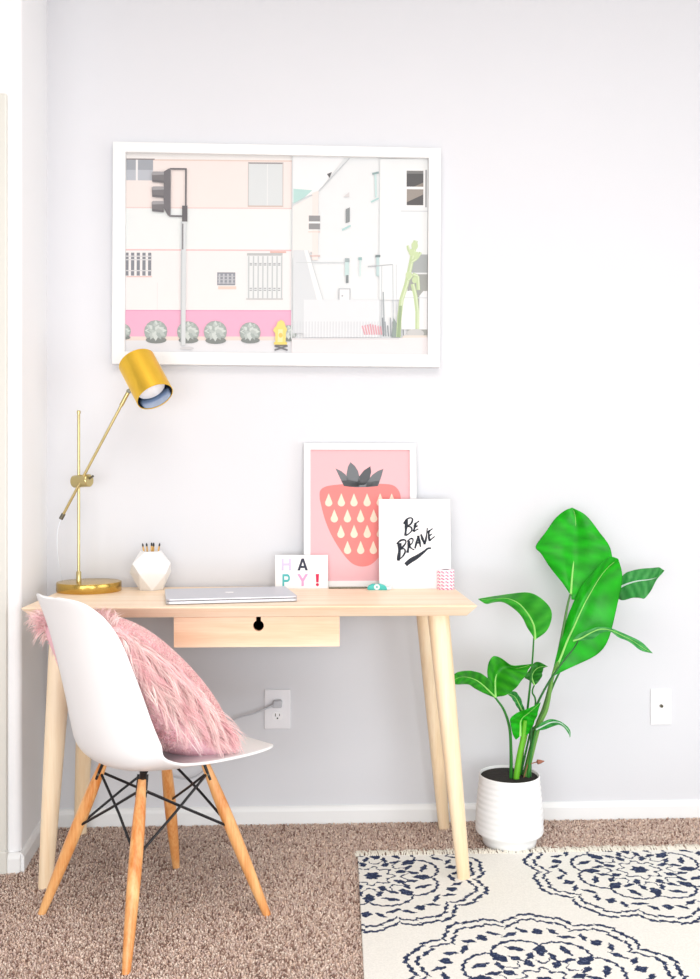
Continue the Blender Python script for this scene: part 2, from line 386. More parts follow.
LEAVES = {
 'tall back leaf': [[(0.783, -0.17, 0.738), (0.761, -0.138, 0.777), (0.734, -0.11, 0.818), (0.712, -0.088, 0.856), (0.699, -0.075, 0.876), (0.732, -0.071, 0.92), (0.76, -0.075, 0.961), (0.787, -0.086, 0.987), (0.81, -0.1, 0.998)], [(0.785, -0.17, 0.738), (0.793, -0.15, 0.772), (0.802, -0.131, 0.81), (0.81, -0.116, 0.846), (0.816, -0.105, 0.879), (0.82, -0.099, 0.909), (0.821, -0.096, 0.94), (0.819, -0.097, 0.971), (0.81, -0.1, 0.998)], [(0.787, -0.17, 0.72), (0.839, -0.169, 0.726), (0.885, -0.167, 0.762), (0.916, -0.162, 0.813), (0.918, -0.155, 0.858), (0.909, -0.145, 0.886), (0.888, -0.132, 0.922), (0.851, -0.116, 0.972), (0.81, -0.1, 0.998)]],
 'broad front leaf': [[(0.712, -0.23, 0.503), (0.727, -0.208, 0.54), (0.741, -0.189, 0.579), (0.756, -0.176, 0.618), (0.78, -0.17, 0.684), (0.804, -0.172, 0.741), (0.828, -0.183, 0.782), (0.86, -0.201, 0.825), (0.888, -0.224, 0.857), (0.904, -0.25, 0.851)], [(0.714, -0.23, 0.503), (0.741, -0.215, 0.553), (0.765, -0.202, 0.602), (0.786, -0.193, 0.639), (0.805, -0.19, 0.679), (0.823, -0.192, 0.717), (0.839, -0.2, 0.75), (0.859, -0.213, 0.791), (0.88, -0.231, 0.825), (0.904, -0.25, 0.851)], [(0.716, -0.23, 0.503), (0.75, -0.225, 0.517), (0.793, -0.222, 0.536), (0.845, -0.219, 0.558), (0.875, -0.219, 0.586), (0.895, -0.221, 0.64), (0.912, -0.226, 0.715), (0.922, -0.233, 0.787), (0.916, -0.241, 0.829), (0.904, -0.25, 0.851)]],
 'right leaf': [[(0.941, -0.12, 0.75), (0.962, -0.123, 0.792), (0.982, -0.127, 0.803), (1.004, -0.135, 0.81), (1.031, -0.146, 0.814), (1.047, -0.162, 0.817), (1.056, -0.18, 0.819), (1.061, -0.2, 0.811)], [(0.942, -0.12, 0.747), (0.962, -0.131, 0.76), (0.98, -0.143, 0.769), (0.997, -0.154, 0.775), (1.018, -0.166, 0.779), (1.035, -0.177, 0.784), (1.05, -0.189, 0.793), (1.061, -0.2, 0.811)], [(0.944, -0.12, 0.719), (0.953, -0.149, 0.715), (0.972, -0.174, 0.726), (0.987, -0.193, 0.728), (0.999, -0.205, 0.727), (1.015, -0.208, 0.748), (1.034, -0.206, 0.786), (1.061, -0.2, 0.811)]],
 'drooping leaf': [[(0.764, -0.27, 0.616), (0.777, -0.277, 0.634), (0.81, -0.285, 0.65), (0.837, -0.292, 0.659), (0.864, -0.3, 0.655), (0.885, -0.308, 0.649), (0.929, -0.315, 0.629), (0.958, -0.323, 0.611), (0.978, -0.33, 0.587)], [(0.764, -0.27, 0.614), (0.786, -0.277, 0.623), (0.81, -0.285, 0.639), (0.837, -0.292, 0.651), (0.864, -0.3, 0.649), (0.885, -0.308, 0.64), (0.923, -0.315, 0.621), (0.95, -0.323, 0.602), (0.978, -0.33, 0.587)], [(0.766, -0.27, 0.613), (0.792, -0.285, 0.618), (0.816, -0.299, 0.625), (0.834, -0.311, 0.643), (0.857, -0.32, 0.649), (0.879, -0.326, 0.633), (0.907, -0.329, 0.622), (0.941, -0.33, 0.596), (0.978, -0.33, 0.587)]],
 'left upper leaf': [[(0.657, -0.24, 0.613), (0.65, -0.241, 0.627), (0.635, -0.244, 0.651), (0.619, -0.25, 0.679), (0.596, -0.26, 0.705), (0.558, -0.275, 0.728), (0.525, -0.294, 0.73), (0.5, -0.316, 0.728), (0.473, -0.34, 0.746)], [(0.659, -0.24, 0.614), (0.657, -0.245, 0.639), (0.65, -0.251, 0.664), (0.632, -0.259, 0.694), (0.603, -0.27, 0.725), (0.567, -0.284, 0.741), (0.532, -0.301, 0.743), (0.5, -0.32, 0.742), (0.473, -0.34, 0.746)], [(0.662, -0.24, 0.614), (0.69, -0.26, 0.642), (0.701, -0.279, 0.682), (0.69, -0.296, 0.715), (0.66, -0.31, 0.746), (0.623, -0.321, 0.762), (0.578, -0.329, 0.761), (0.522, -0.335, 0.754), (0.473, -0.34, 0.747)]],
 'left low leaf': [[(0.535, -0.27, 0.45), (0.49, -0.275, 0.47), (0.469, -0.283, 0.484), (0.452, -0.295, 0.495), (0.429, -0.313, 0.499), (0.411, -0.335, 0.504), (0.395, -0.36, 0.515)], [(0.536, -0.27, 0.452), (0.501, -0.28, 0.487), (0.479, -0.291, 0.505), (0.456, -0.305, 0.517), (0.433, -0.321, 0.523), (0.413, -0.34, 0.523), (0.395, -0.36, 0.519)], [(0.537, -0.27, 0.453), (0.519, -0.295, 0.501), (0.491, -0.317, 0.529), (0.468, -0.335, 0.54), (0.443, -0.347, 0.546), (0.408, -0.355, 0.542), (0.395, -0.36, 0.523)]],
 'left curled leaf': [[(0.534, -0.27, 0.453), (0.518, -0.275, 0.477), (0.511, -0.28, 0.516), (0.512, -0.285, 0.554), (0.525, -0.29, 0.576), (0.548, -0.295, 0.571), (0.573, -0.3, 0.551), (0.607, -0.305, 0.552), (0.635, -0.31, 0.556)], [(0.536, -0.27, 0.452), (0.536, -0.267, 0.475), (0.536, -0.266, 0.501), (0.542, -0.267, 0.524), (0.557, -0.27, 0.539), (0.575, -0.277, 0.542), (0.593, -0.286, 0.539), (0.614, -0.297, 0.545), (0.635, -0.31, 0.556)], [(0.539, -0.27, 0.453), (0.558, -0.286, 0.459), (0.575, -0.301, 0.472), (0.587, -0.313, 0.487), (0.597, -0.32, 0.503), (0.608, -0.323, 0.518), (0.617, -0.321, 0.532), (0.626, -0.316, 0.545), (0.635, -0.31, 0.556)]],
 'tiny holed leaf': [[(0.665, -0.2, 0.471), (0.652, -0.198, 0.485), (0.637, -0.198, 0.494), (0.65, -0.2, 0.513), (0.661, -0.205, 0.534), (0.676, -0.212, 0.543), (0.704, -0.22, 0.53)], [(0.667, -0.2, 0.471), (0.662, -0.198, 0.485), (0.66, -0.198, 0.497), (0.665, -0.2, 0.511), (0.674, -0.205, 0.522), (0.685, -0.212, 0.528), (0.704, -0.22, 0.53)], [(0.669, -0.2, 0.471), (0.68, -0.208, 0.484), (0.687, -0.215, 0.501), (0.687, -0.22, 0.512), (0.689, -0.222, 0.523), (0.694, -0.222, 0.528), (0.704, -0.22, 0.53)]],
 'narrow inner leaf': [[(0.623, -0.21, 0.392), (0.614, -0.205, 0.407), (0.605, -0.2, 0.423), (0.598, -0.195, 0.434), (0.587, -0.19, 0.444)], [(0.629, -0.21, 0.393), (0.622, -0.205, 0.41), (0.615, -0.2, 0.426), (0.606, -0.195, 0.438), (0.587, -0.19, 0.445)], [(0.638, -0.21, 0.396), (0.631, -0.212, 0.414), (0.622, -0.21, 0.438), (0.609, -0.202, 0.453), (0.587, -0.19, 0.448)]],
 'folded inner leaf': [[(0.603, -0.24, 0.318), (0.588, -0.252, 0.345), (0.582, -0.262, 0.374), (0.579, -0.27, 0.391), (0.607, -0.275, 0.412), (0.636, -0.278, 0.422), (0.666, -0.28, 0.438)], [(0.615, -0.24, 0.33), (0.616, -0.237, 0.352), (0.617, -0.236, 0.373), (0.624, -0.24, 0.387), (0.637, -0.249, 0.4), (0.648, -0.263, 0.415), (0.666, -0.28, 0.438)], [(0.63, -0.24, 0.332), (0.642, -0.227, 0.332), (0.653, -0.219, 0.344), (0.661, -0.22, 0.361), (0.665, -0.232, 0.38), (0.666, -0.253, 0.403), (0.666, -0.28, 0.438)]],
 'right small leaf': [[(0.664, -0.23, 0.349), (0.675, -0.239, 0.367), (0.703, -0.247, 0.381), (0.721, -0.256, 0.38), (0.735, -0.264, 0.375), (0.749, -0.273, 0.363), (0.754, -0.281, 0.354), (0.749, -0.29, 0.338)], [(0.665, -0.23, 0.347), (0.681, -0.239, 0.358), (0.703, -0.247, 0.371), (0.721, -0.256, 0.374), (0.734, -0.264, 0.37), (0.744, -0.273, 0.36), (0.75, -0.281, 0.351), (0.749, -0.29, 0.338)], [(0.666, -0.23, 0.343), (0.685, -0.247, 0.35), (0.702, -0.263, 0.361), (0.716, -0.275, 0.371), (0.727, -0.284, 0.371), (0.736, -0.288, 0.362), (0.744, -0.29, 0.352), (0.749, -0.29, 0.338)]],
}
STEMS = {
 'stem leaf back': (0.0075, 0.003, [(0.638, -0.2, 0.202), (0.674, -0.196, 0.341), (0.699, -0.191, 0.4), (0.718, -0.187, 0.464), (0.74, -0.183, 0.542), (0.757, -0.179, 0.619), (0.773, -0.174, 0.697), (0.784, -0.17, 0.738)]),
 'stem broad': (0.008, 0.004, [(0.64, -0.21, 0.205), (0.675, -0.215, 0.346), (0.699, -0.22, 0.406), (0.716, -0.225, 0.502), (0.731, -0.23, 0.545)]),
 'stem thick light': (0.009, 0.006, [(0.606, -0.23, 0.209), (0.614, -0.233, 0.269), (0.625, -0.237, 0.329), (0.63, -0.24, 0.377)]),
 'stem left upper': (0.004, 0.0025, [(0.627, -0.19, 0.199), (0.645, -0.203, 0.391), (0.65, -0.215, 0.465), (0.654, -0.228, 0.539), (0.656, -0.24, 0.618)]),
 'stem holed': (0.0035, 0.002, [(0.628, -0.19, 0.199), (0.671, -0.193, 0.4), (0.662, -0.197, 0.449), (0.667, -0.2, 0.471)]),
 'stem left': (0.0055, 0.003, [(0.593, -0.22, 0.209), (0.59, -0.232, 0.281), (0.583, -0.245, 0.355), (0.564, -0.257, 0.411), (0.535, -0.27, 0.452)]),
 'stem droop': (0.004, 0.002, [(0.652, -0.21, 0.357), (0.673, -0.222, 0.425), (0.706, -0.234, 0.493), (0.736, -0.246, 0.542), (0.768, -0.258, 0.588), (0.779, -0.27, 0.613)]),
 'stem right': (0.004, 0.002, [(0.651, -0.2, 0.33), (0.695, -0.184, 0.368), (0.729, -0.168, 0.454), (0.776, -0.152, 0.535), (0.855, -0.136, 0.654), (0.922, -0.12, 0.719)]),
 'stem inner': (0.006, 0.004, [(0.618, -0.2, 0.202), (0.627, -0.2, 0.259), (0.645, -0.2, 0.342), (0.633, -0.2, 0.393)]),
 'stem small right': (0.004, 0.003, [(0.644, -0.22, 0.217), (0.655, -0.225, 0.296), (0.665, -0.23, 0.347)]),
}
# ------------------------------------------------------------------ lamp
LX, LY = -.668, -.112
lamp = thing('desk_lamp', (0, 0, 0), 'brass desk lamp with cylindrical gold shade on a pivoting arm', 'lamp')
m = MB(); m.lathe([(.0, 0), (.094, 0), (.0955, .002), (.0955, .026), (.0945, .0285), (.092, .029), (.0, .029)], 64, (LX, LY, ZT), cap0=False, cap1=False)
base = m.build('base', M['brass_base'], lamp, smooth=True)
PX = -.699; PY = LY
m = MB(); m.lathe([(.0075, 0), (.0075, .028), (.006, .031), (.0045, .031)], 20, (PX, PY, ZT + .029)); m.build('collar', M['brass'], lamp, smooth=True)
m = MB(); m.tube([(PX, PY, ZT + .03), (PX, PY, 1.284)], .0042, 16); m.lathe([(.0055, 0), (.0058, .008), (.004, .010)], 16, (PX, PY, 1.283)); m.build('pole', M['brass'], lamp, smooth=True)
J = Vector((-.688, PY - .004, 1.080)); ax = Vector((.88, -.47, .06)).normalized()
m = MB(); m.lathe([(.0, -.031), (.017, -.031), (.019, -.029), (.019, .027), (.017, .029), (0, .029)], 32, J, ax, False, False); jt = m.build('joint', M['brass'], lamp, smooth=True)
m = MB(); m.tube([J + ax * .026 + Vector((0, 0, .005)), J + ax * .038 + Vector((.004, 0, .013))], .0035, 10); m.build('thumb_screw', M['steel'], jt, smooth=True)
AE, AT = Vector((-.748, -.118, .971)), Vector((-.541, -.165, 1.343)); ad = (AT - AE).normalized()
m = MB(); m.tube([AE, AT], .0042, 14); m.tube([AT - ad * .045, AT], .0062, 14); arm = m.build('arm', M['brass'], lamp, smooth=True)
m = MB(); m.tube([AE - ad * .006, AE + ad * .012], .0064, 12); m.build('end_cap', M['steel'], arm, smooth=True)
sd = Vector((.061, -.056, -.104)).normalized()            # the way the shade points
SC = Vector((-.5155, -.172, 1.435)); SL, SR = .141, .0555
m = MB(); m.lathe([(0, 0), (SR - .003, 0), (SR, .003), (SR, SL), (SR - .0022, SL), (SR - .0022, .02), (0, .018)], 64, SC, sd, False, False)
shd = m.build('shade', M['gold'], lamp, smooth=True)
m = MB(); m.lathe([(SR - .0026, SL - .002), (SR - .0027, .03), (.02, .022), (0, .022)], 64, SC, sd, False, False); m.build('reflector', M['chrome'], shd, smooth=True)
m = MB(); m.lathe([(.014, .022), (.016, .05), (.034, .075), (.0435, .098), (.0445, .106), (.042, .112), (.03, .117), (0, .120)], 40, SC, sd, False, False); m.build('bulb', M['bulb'], shd, smooth=True)
kp = AT + ad * .004; m = MB(); m.tube([kp - Vector((0, .007, 0)), kp + Vector((0, .007, 0))], .006, 12); m.tube([kp, kp + ad * .012], .004, 10); m.build('swivel', M['steel'], arm, smooth=True)
m = MB(); cp = catmull([tuple(AE), (-.762, -.112, .93), (-.768, -.09, .86), (-.767, -.06, .80), (-.764, -.03, .76), (-.762, -.006, .73), (-.760, -.004, .60)], 40)
m.tube(cp, .0016, 8); m.build('cord', M['cord_white'], lamp, smooth=True)

# ------------------------------------------------------------------ things on the desk
E_ = .0004
# faceted vase + pencils
VX, VY = -.487, -.085
vz = thing('vase', (VX, VY, ZT), 'small white faceted vase beside the lamp holding slim pencils', 'vase')
m = MB(); rings = [(.036, 0, .0), (.066, .052, .5), (.060, .082, 0.), (.034, .118, .5)]; nv = 5; vs = []
for r, z, ph in rings:
    for k in range(nv): a = 2 * PI * (k + ph) / nv - PI / 2 + .25; vs.append((r * math.cos(a), r * math.sin(a), z))
fs = [tuple(range(nv - 1, -1, -1))]
for i in range(3):
    for k in range(nv):
        A, B = i * nv + k, i * nv + (k + 1) % nv; C, D = (i + 1) * nv + k, (i + 1) * nv + (k + 1) % nv
        if rings[i + 1][2] > rings[i][2]: fs += [(A, B, C), (B, D, C)]
        else: fs += [(A, B, D), (A, D, C)]
b0 = len(vs)
for r, z in ((.029, .118), (.029, .012)):
    for k in range(nv): a = 2 * PI * (k + .5) / nv - PI / 2 + .25; vs.append((r * math.cos(a), r * math.sin(a), z))
for k in range(nv):
    j = (k + 1) % nv; fs += [(15 + k, 15 + j, b0 + j, b0 + k), (b0 + k, b0 + j, b0 + 5 + j, b0 + 5 + k)]
fs.append(tuple(b0 + 5 + k for k in range(nv)))
m.add(vs, fs); m.build('body', M['vase'], vz, bevel=.0008)
pen = None
for k, (dx, dy, tx, ty, hh) in enumerate([(-.014, .006, -.027, .012, .134), (-.006, -.010, -.012, -.008, .138), (.002, .004, .0, .01, .141), (.008, -.009, .010, -.012, .137), (.014, .008, .023, .012, .133), (-.002, .016, .004, .022, .143)]):
    if pen is None:
        pen = thing('pencil', (0, 0, 0), 'slim gold pencil with dark tip standing in the faceted vase', 'pencil', 'pencils in the faceted vase')
        q = MB(); q.lathe([(.0026, 0), (.0026, .118), (.0022, .121)], 6); q.build('shaft', M['pencil_gold'], pen)
        q = MB(); q.lathe([(.0027, .120), (.0027, .126), (.0012, .130)], 8); q.build('tip', M['dark'], pen)
        pn = pen
    else:
        pn = pen.copy(); COL.objects.link(pn)
        for c in list(pen.children): d = c.copy(); d.parent = pn; COL.objects.link(d)
    a, b = Vector((VX + dx * .3, VY + dy * .3, ZT + .0135)), Vector((VX + tx, VY + ty, ZT + hh))
    pn.location = a; pn.rotation_euler = (b - a).to_track_quat('Z', 'Y').to_euler()
# laptop
lap = thing('laptop', (-.231, -.299, ZT), 'closed silver laptop lying on the desk', 'laptop', rz=math.radians(9.5))
def rrect(hw, hd, r, z, n=6):
    o = []
    for cxs, cys, a0 in ((1, -1, -PI / 2), (1, 1, 0), (-1, 1, PI / 2), (-1, -1, PI)):
        for k in range(n + 1): a = a0 + k * PI / 2 / n; o.append((cxs * (hw - r) + r * math.cos(a), cys * (hd - r) + r * math.sin(a), z))
    return o
m = MB(); m.prism(rrect(.178, .1235, .012, .0012), (0, 0, .0085)); m.build('base', M['alu'], lap, bevel=.002)
m = MB(); m.prism(rrect(.178, .1235, .012, .0108), (0, 0, .0052)); lid = m.build('lid', M['alu'], lap, bevel=.0018)
m = MB(); m.prism(rrect(.175, .1205, .011, .0095), (0, 0, .0015)); m.build('gap_seal', M['dark'], lap)
for sx in (-1, 1):
    for sy in (-1, 1): m = MB(); m.lathe([(.006, 0), (.006, .0014)], 14, (sx * .155, sy * .10, 0)); m.build('foot', M['dark'], lap)
ap = [(0, .75), (.22, .86), (.5, .82), (.72, .6), (.62, .42), (.6, .2), (.68, 0), (.84, -.14), (.7, -.52), (.46, -.84), (.28, -.9), (0, -.8), (-.28, -.9), (-.5, -.82), (-.74, -.46), (-.84, 0), (-.78, .45), (-.56, .75), (-.25, .86)]
lf = [(.02, .95), (.05, 1.2), (.3, 1.42), (.34, 1.3), (.22, 1.04)]
m = MB(); s_ = .0155
for pl_ in (ap, lf): m.prism([(-x * s_, -y * s_ * 1.0, .0158) for x, y in pl_], (0, 0, .0005))
lg = m.build('logo', M['card'], lid)
# leaning flat things --------------------------------------------------------
class Lean:                             # local board: x along, z up the board, y out of the board (towards the room is -y)
    def __init__(s, o): s.o = o
def lean_thing(name, x, y, tilt, label, cat, rz=0.):
    o = thing(name, (x, y, ZT), label, cat); o.rotation_euler = (-tilt, 0, rz); return o
# happy card
hc = lean_thing('greeting_card', -.028, -.078, math.radians(8), 'small white card with coloured HAPPY! letters beside the laptop', 'card')
hw, hh = .0815, .104
m = MB(); m.box(-hw, hw, 0, .010, 0, hh); m.build('panel', M['card'], hc, bevel=.0015)
def letter(ch):                         # strokes in a 0..1 x 0..1 cell -> list of polygons
    if ch == 'H': return [[(0, 0), (.24, 0), (.24, 1), (0, 1)], [(.76, 0), (1, 0), (1, 1), (.76, 1)], [(.24, .40), (.76, .40), (.76, .61), (.24, .61)]]
    if ch == 'A': return [[(-.04, 0), (.22, 0), (.62, 1), (.38, 1)], [(.78, 0), (1.04, 0), (.62, 1), (.40, 1), (.50, .74)], [(.26, .2), (.76, .2), (.70, .38), (.32, .38)]]
    if ch == 'Y': return [[(-.06, 1), (.22, 1), (.62, .45), (.38, .40)], [(1.06, 1), (.78, 1), (.38, .45), (.62, .40)], [(.38, 0), (.62, 0), (.62, .5), (.38, .5)]]
    if ch == '!': return [[(.36, .30), (.64, .30), (.70, 1), (.30, 1)], [(.5 + .19 * math.cos(a * PI / 6), .11 + .13 * math.sin(a * PI / 6)) for a in range(12)]]
    if ch == 'P':
        o, i = [], []
        for k in range(13):
            a = -PI / 2 + PI * k / 12; o.append((.62 + .36 * math.cos(a), .67 + .33 * math.sin(a))); i.append((.6 + .15 * math.cos(a), .67 + .14 * math.sin(a)))
        return [[(0, 0), (.24, 0), (.24, 1), (0, 1)]] + [[(.24, .34), (.62, .34), (.6, .53), (.24, .53)], [(.24, .81), (.6, .81), (.62, 1), (.24, 1)]] + [[o[k], o[k + 1], i[k + 1], i[k]] for k in range(12)]
for ch, cx0, cz0, col in (('H', -.047, .056, (224, 210, 238)), ('A', .0035, .056, (62, 64, 82)), ('P', .049, .056, (240, 238, 243)), ('P', -.047, .008, (92, 198, 200)), ('Y', .0035, .008, (244, 178, 222)), ('!', .049, .008, (226, 44, 92))):
    m = MB(); lw, lh = .030, .037
    if ch == 'P': lw = .024
    if ch == '!': lw = .026
    for k, pl_ in enumerate(letter(ch)): m.prism([(cx0 - lw / 2 + x * lw, -.0004 - .00003 * k, cz0 + z * lh) for x, z in pl_], (0, .0006, 0), tuple(.82 * c for c in S(*col)))
    o = m.build('letter', M['print'], hc)
# strawberry print
sf = lean_thing('framed_strawberry_print', .156, -.052, math.radians(3.6), 'white framed pink print of a coral strawberry leaning on the wall', 'picture', math.radians(0))
FWs, FHs = .354, .452; sc_ = FWs / 111.5
def sa(px, py, k=0): return ((px - 360.25) * sc_, .006 - .00005 * k, (586.3 - py) * (FHs / 144.))
def frame_mb(W, H, t, d0, d1):          # mitred frame, front at d0 back at d1, origin bottom centre
    f = MB(); O = [(-W / 2, 0), (W / 2, 0), (W / 2, H), (-W / 2, H)]; I = [(-W / 2 + t, t), (W / 2 - t, t), (W / 2 - t, H - t), (-W / 2 + t, H - t)]
    for k in range(4):
        j = (k + 1) % 4; f.prism([(O[k][0], d0, O[k][1]), (O[j][0], d0, O[j][1]), (I[j][0], d0, I[j][1]), (I[k][0], d0, I[k][1])], (0, d1 - d0, 0))
    return f
frame_mb(FWs, FHs, .0205, 0, .02).build('frame', M['white_frame'], sf)
m = MB(); m.box(-FWs / 2 + .004, FWs / 2 - .004, .013, .018, .004, FHs - .004); m.build('backing', M['card'], sf)
pm = MB(); pink, coral, cream, gray, dgray = S(228, 178, 183), S(226, 130, 127), S(232, 214, 194), S(112, 116, 120), S(86, 89, 93)
pm.poly([sa(307, 583), sa(414, 583), sa(414, 444), sa(307, 444)], pink)
berry = catmull([(320, 498), (320.5, 490), (326, 485.8), (336, 484), (350, 483), (365, 483), (380, 483), (392, 484.2), (398, 489), (400.5, 497), (399.5, 510), (395, 525), (389, 540), (381, 553), (373, 562), (366, 565.3), (358, 565.2), (350, 561), (341, 550), (332, 535), (325, 518), (320, 498)], 90)[:-1]
pm.poly([sa(x, y, 1) for x, y in berry][::-1], coral)
for ry, xs in ((499.5, (329, 341.5, 354, 367, 380, 391.5)), (515.5, (334.5, 347.5, 360.5, 373.5, 386.5)), (531, (341, 354, 367, 380)), (547, (347.5, 360.5, 373))):
    for x in xs:
        dp = [(x, ry - 7)] + [(x + 3.6 * math.sin(a * PI / 10) * (1 if True else 0), ry + 2.6 - 3.6 * math.cos(a * PI / 10)) for a in range(3, 18)]
        pm.poly([sa(a, b, 2) for a, b in dp], cream)
for lf_, c_ in (([(335.7, 467.5), (341, 470), (345.5, 473.5), (349, 479), (352, 486), (344, 485.3), (341.5, 480)], gray), ([(350.6, 461.2), (355, 465), (358, 470), (360, 478), (359, 486), (347, 485.5), (346.6, 474), (348, 466)], gray),
              ([(370.4, 465.3), (371.2, 471), (369.5, 478), (365, 484), (357, 484.5), (359, 476), (364, 469.5)], dgray), ([(383.4, 468), (381.5, 475), (378, 485.4), (366, 486), (367, 480), (373, 473.5), (378, 470)], gray),
              ([(341.5, 480), (350, 479.5), (358, 481), (366, 481), (372, 480.5), (379, 480), (377.2, 485.4), (368, 486.4), (356, 486.6), (344, 485.3)], gray)):
    pm.poly([sa(a, b, 3) for a, b in lf_][::-1], c_)
pm.build('print', M['print'], sf)
# be brave board
bb = lean_thing('lettered_board', .322, -.098, math.radians(5.0), 'white board with black hand brushed BE BRAVE lettering leaning on the strawberry print', 'sign')
BW, BH = .222, .277
m = MB(); m.box(-BW / 2, BW / 2, 0, .016, 0, BH); m.build('panel', M['card'], bb, bevel=.0012)
def ba(px, py): return Vector(((px - 318) / 7 * (BW / 73.), 0, (88.5 - (py - 70) / 7.) * (BH / 88.5) - .001))
def brush(mb, pts, w0, w1, wm=None):
    P_ = catmull(pts, 14) if len(pts) > 2 else [np.array(pts[0]) + (np.array(pts[1]) - np.array(pts[0])) * k / 9 for k in range(10)]
    n = len(P_); L, R = [], []
    for k in range(n):
        t = P_[min(k + 1, n - 1)] - P_[max(k - 1, 0)]; t = t / (np.linalg.norm(t) + 1e-9); u = k / (n - 1)
        ww = (w0 + (w1 - w0) * u) * (1 + .18 * math.sin(9 * u + pts[0][0])) / 2
        L.append(P_[k] + np.array([-t[1], t[0]]) * ww); R.append(P_[k] - np.array([-t[1], t[0]]) * ww)
    for k in range(n - 1):
        mb.add([ba(*q) + Vector((0, -.0003, 0)) for q in (L[k], L[k + 1], R[k + 1], R[k])], [(0, 1, 2, 3)])
words = {'BE': [([(262, 210), (256, 265), (250, 322)], 17, 13), ([(240, 240), (262, 208), (288, 198), (303, 208), (292, 238), (262, 258)], 9, 9), ([(262, 258), (290, 262), (297, 284), (278, 306), (250, 322)], 9, 8),
                ([(325, 232), (318, 262), (308, 294)], 15, 10), ([(322, 240), (352, 218)], 10, 5), ([(316, 266), (342, 252)], 9, 5), ([(308, 293), (345, 274)], 10, 5)],
         'BRAVE': [([(208, 372), (207, 430), (198, 494)], 20, 16), ([(188, 378), (215, 355), (244, 350), (254, 366), (238, 392), (210, 414)], 9, 10), ([(210, 414), (240, 412), (248, 432), (232, 462), (200, 490)], 10, 8),
                   ([(276, 356), (272, 400), (264, 440)], 14, 12), ([(262, 362), (288, 342), (304, 346), (300, 370), (274, 394)], 8, 8), ([(276, 392), (294, 410), (314, 420)], 10, 6),
                   ([(342, 322), (332, 362), (318, 410)], 10, 12), ([(342, 322), (350, 356), (358, 400)], 14, 10), ([(322, 378), (358, 366)], 8, 6),
                   ([(362, 312), (374, 348), (388, 382)], 13, 12), ([(388, 382), (400, 330), (408, 268)], 12, 6),
                   ([(416, 288), (418, 322), (422, 360)], 13, 10), ([(414, 296), (446, 272)], 11, 5), ([(418, 324), (444, 308)], 9, 5), ([(422, 356), (462, 326)], 10, 4)],
         'underline': [([(250, 522), (285, 494), (335, 466), (385, 430), (410, 410), (434, 408)], 26, 7)]}
for wd, stk in words.items():
    m = MB()
    for p, a, b in stk: brush(m, p, a * 1.35, b * 1.3)
    m.build('brush_word' if wd != 'underline' else 'brush_underline', M['ink'], bb)
# small things
tp = thing('tape_dispenser', (.206, -.118, ZT), 'small teal tape dispenser in front of the BE BRAVE board', 'tape dispenser', rz=math.radians(-4))
m = MB(); o_ = [(-.034, .003), (-.030, .013), (-.018, .0185), (.006, .0185), (.020, .014), (.027, .006), (.027, .0), (-.030, .0)]
m.prism([(x, -.009, z) for x, z in o_], (0, .018, 0)); m.build('body', M['teal'], tp, bevel=.003, seg=3)
m = MB(); m.prism([(x, -.0075, z) for x, z in [(.024, .001), (.024, .008), (.036, .010), (.042, .020), (.044, .019), (.040, .006), (.038, .001)]], (0, .015, 0)); m.build('cutter', M['clear'], tp, bevel=.0008)
m = MB(); m.lathe([(.003, -.0096), (.009, -.0096), (.009, .0096), (.003, .0096)], 20, (-.004, 0, .0095), (0, 1, 0), False, False); m.build('roll', M['clear'], tp, smooth=True)
m = MB(); m.lathe([(.0, 0), (.0016, .004), (.0028, .012), (.0028, .125), (.0, .125)], 10, (.181, -.080, ZT + .0028), (-1, 0, 0), False, False)  # thin dark rod drawing the dark line at the frame's foot
tag(m.build('dark_rod', M['steel'], smooth=True), 'thin dark rod lying along the foot of the strawberry print', 'dark_rod')
tw = MB(); TR, TH, NA, NZ = .0262, .060, 72, 36; twv, twf = [], []
for j in range(NZ + 1):
    for k in range(NA): a = 2 * PI * k / NA; twv.append((TR * math.cos(a), TR * math.sin(a), TH * j / NZ))
o0 = len(tw.v); tw.v += twv
for j in range(NZ):
    for k in range(NA):
        tw.f.append((j * NA + k, j * NA + (k + 1) % NA, (j + 1) * NA + (k + 1) % NA, (j + 1) * NA + k)); tw.mi.append(0)
        dg = (k + j * 1) % 6; cell = (j // 2 + 3 * ((k + j) // 6)) % 3
        tw.c.append(S(232, 110, 150) if (dg in (0, 1, 2, 3) and (j % 6) in (0, 1, 2, 3) and not (dg == 0 and j % 2)) and ((k + j) % 6 < 3) else (S(250, 222, 232) if (j % 6) < 4 else S(253, 244, 247)))
tw.lathe([(.0, TH), (.012, TH), (.012, TH - .004), (.0, TH - .004)], 24, cap0=False, cap1=False, col=S(250, 225, 235))
tw.f.append(tuple(NZ * NA + k for k in range(NA))); tw.c.append(S(250, 222, 232)); tw.mi.append(0)
tw.f.append(tuple(range(NA - 1, -1, -1))); tw.c.append(S(250, 222, 232)); tw.mi.append(0)
tag(tw.build('twine_spool', M['twine'], loc=(.415, -.105, ZT), smooth=True), 'small pink and white patterned spool near the right end of the desk', 'spool')

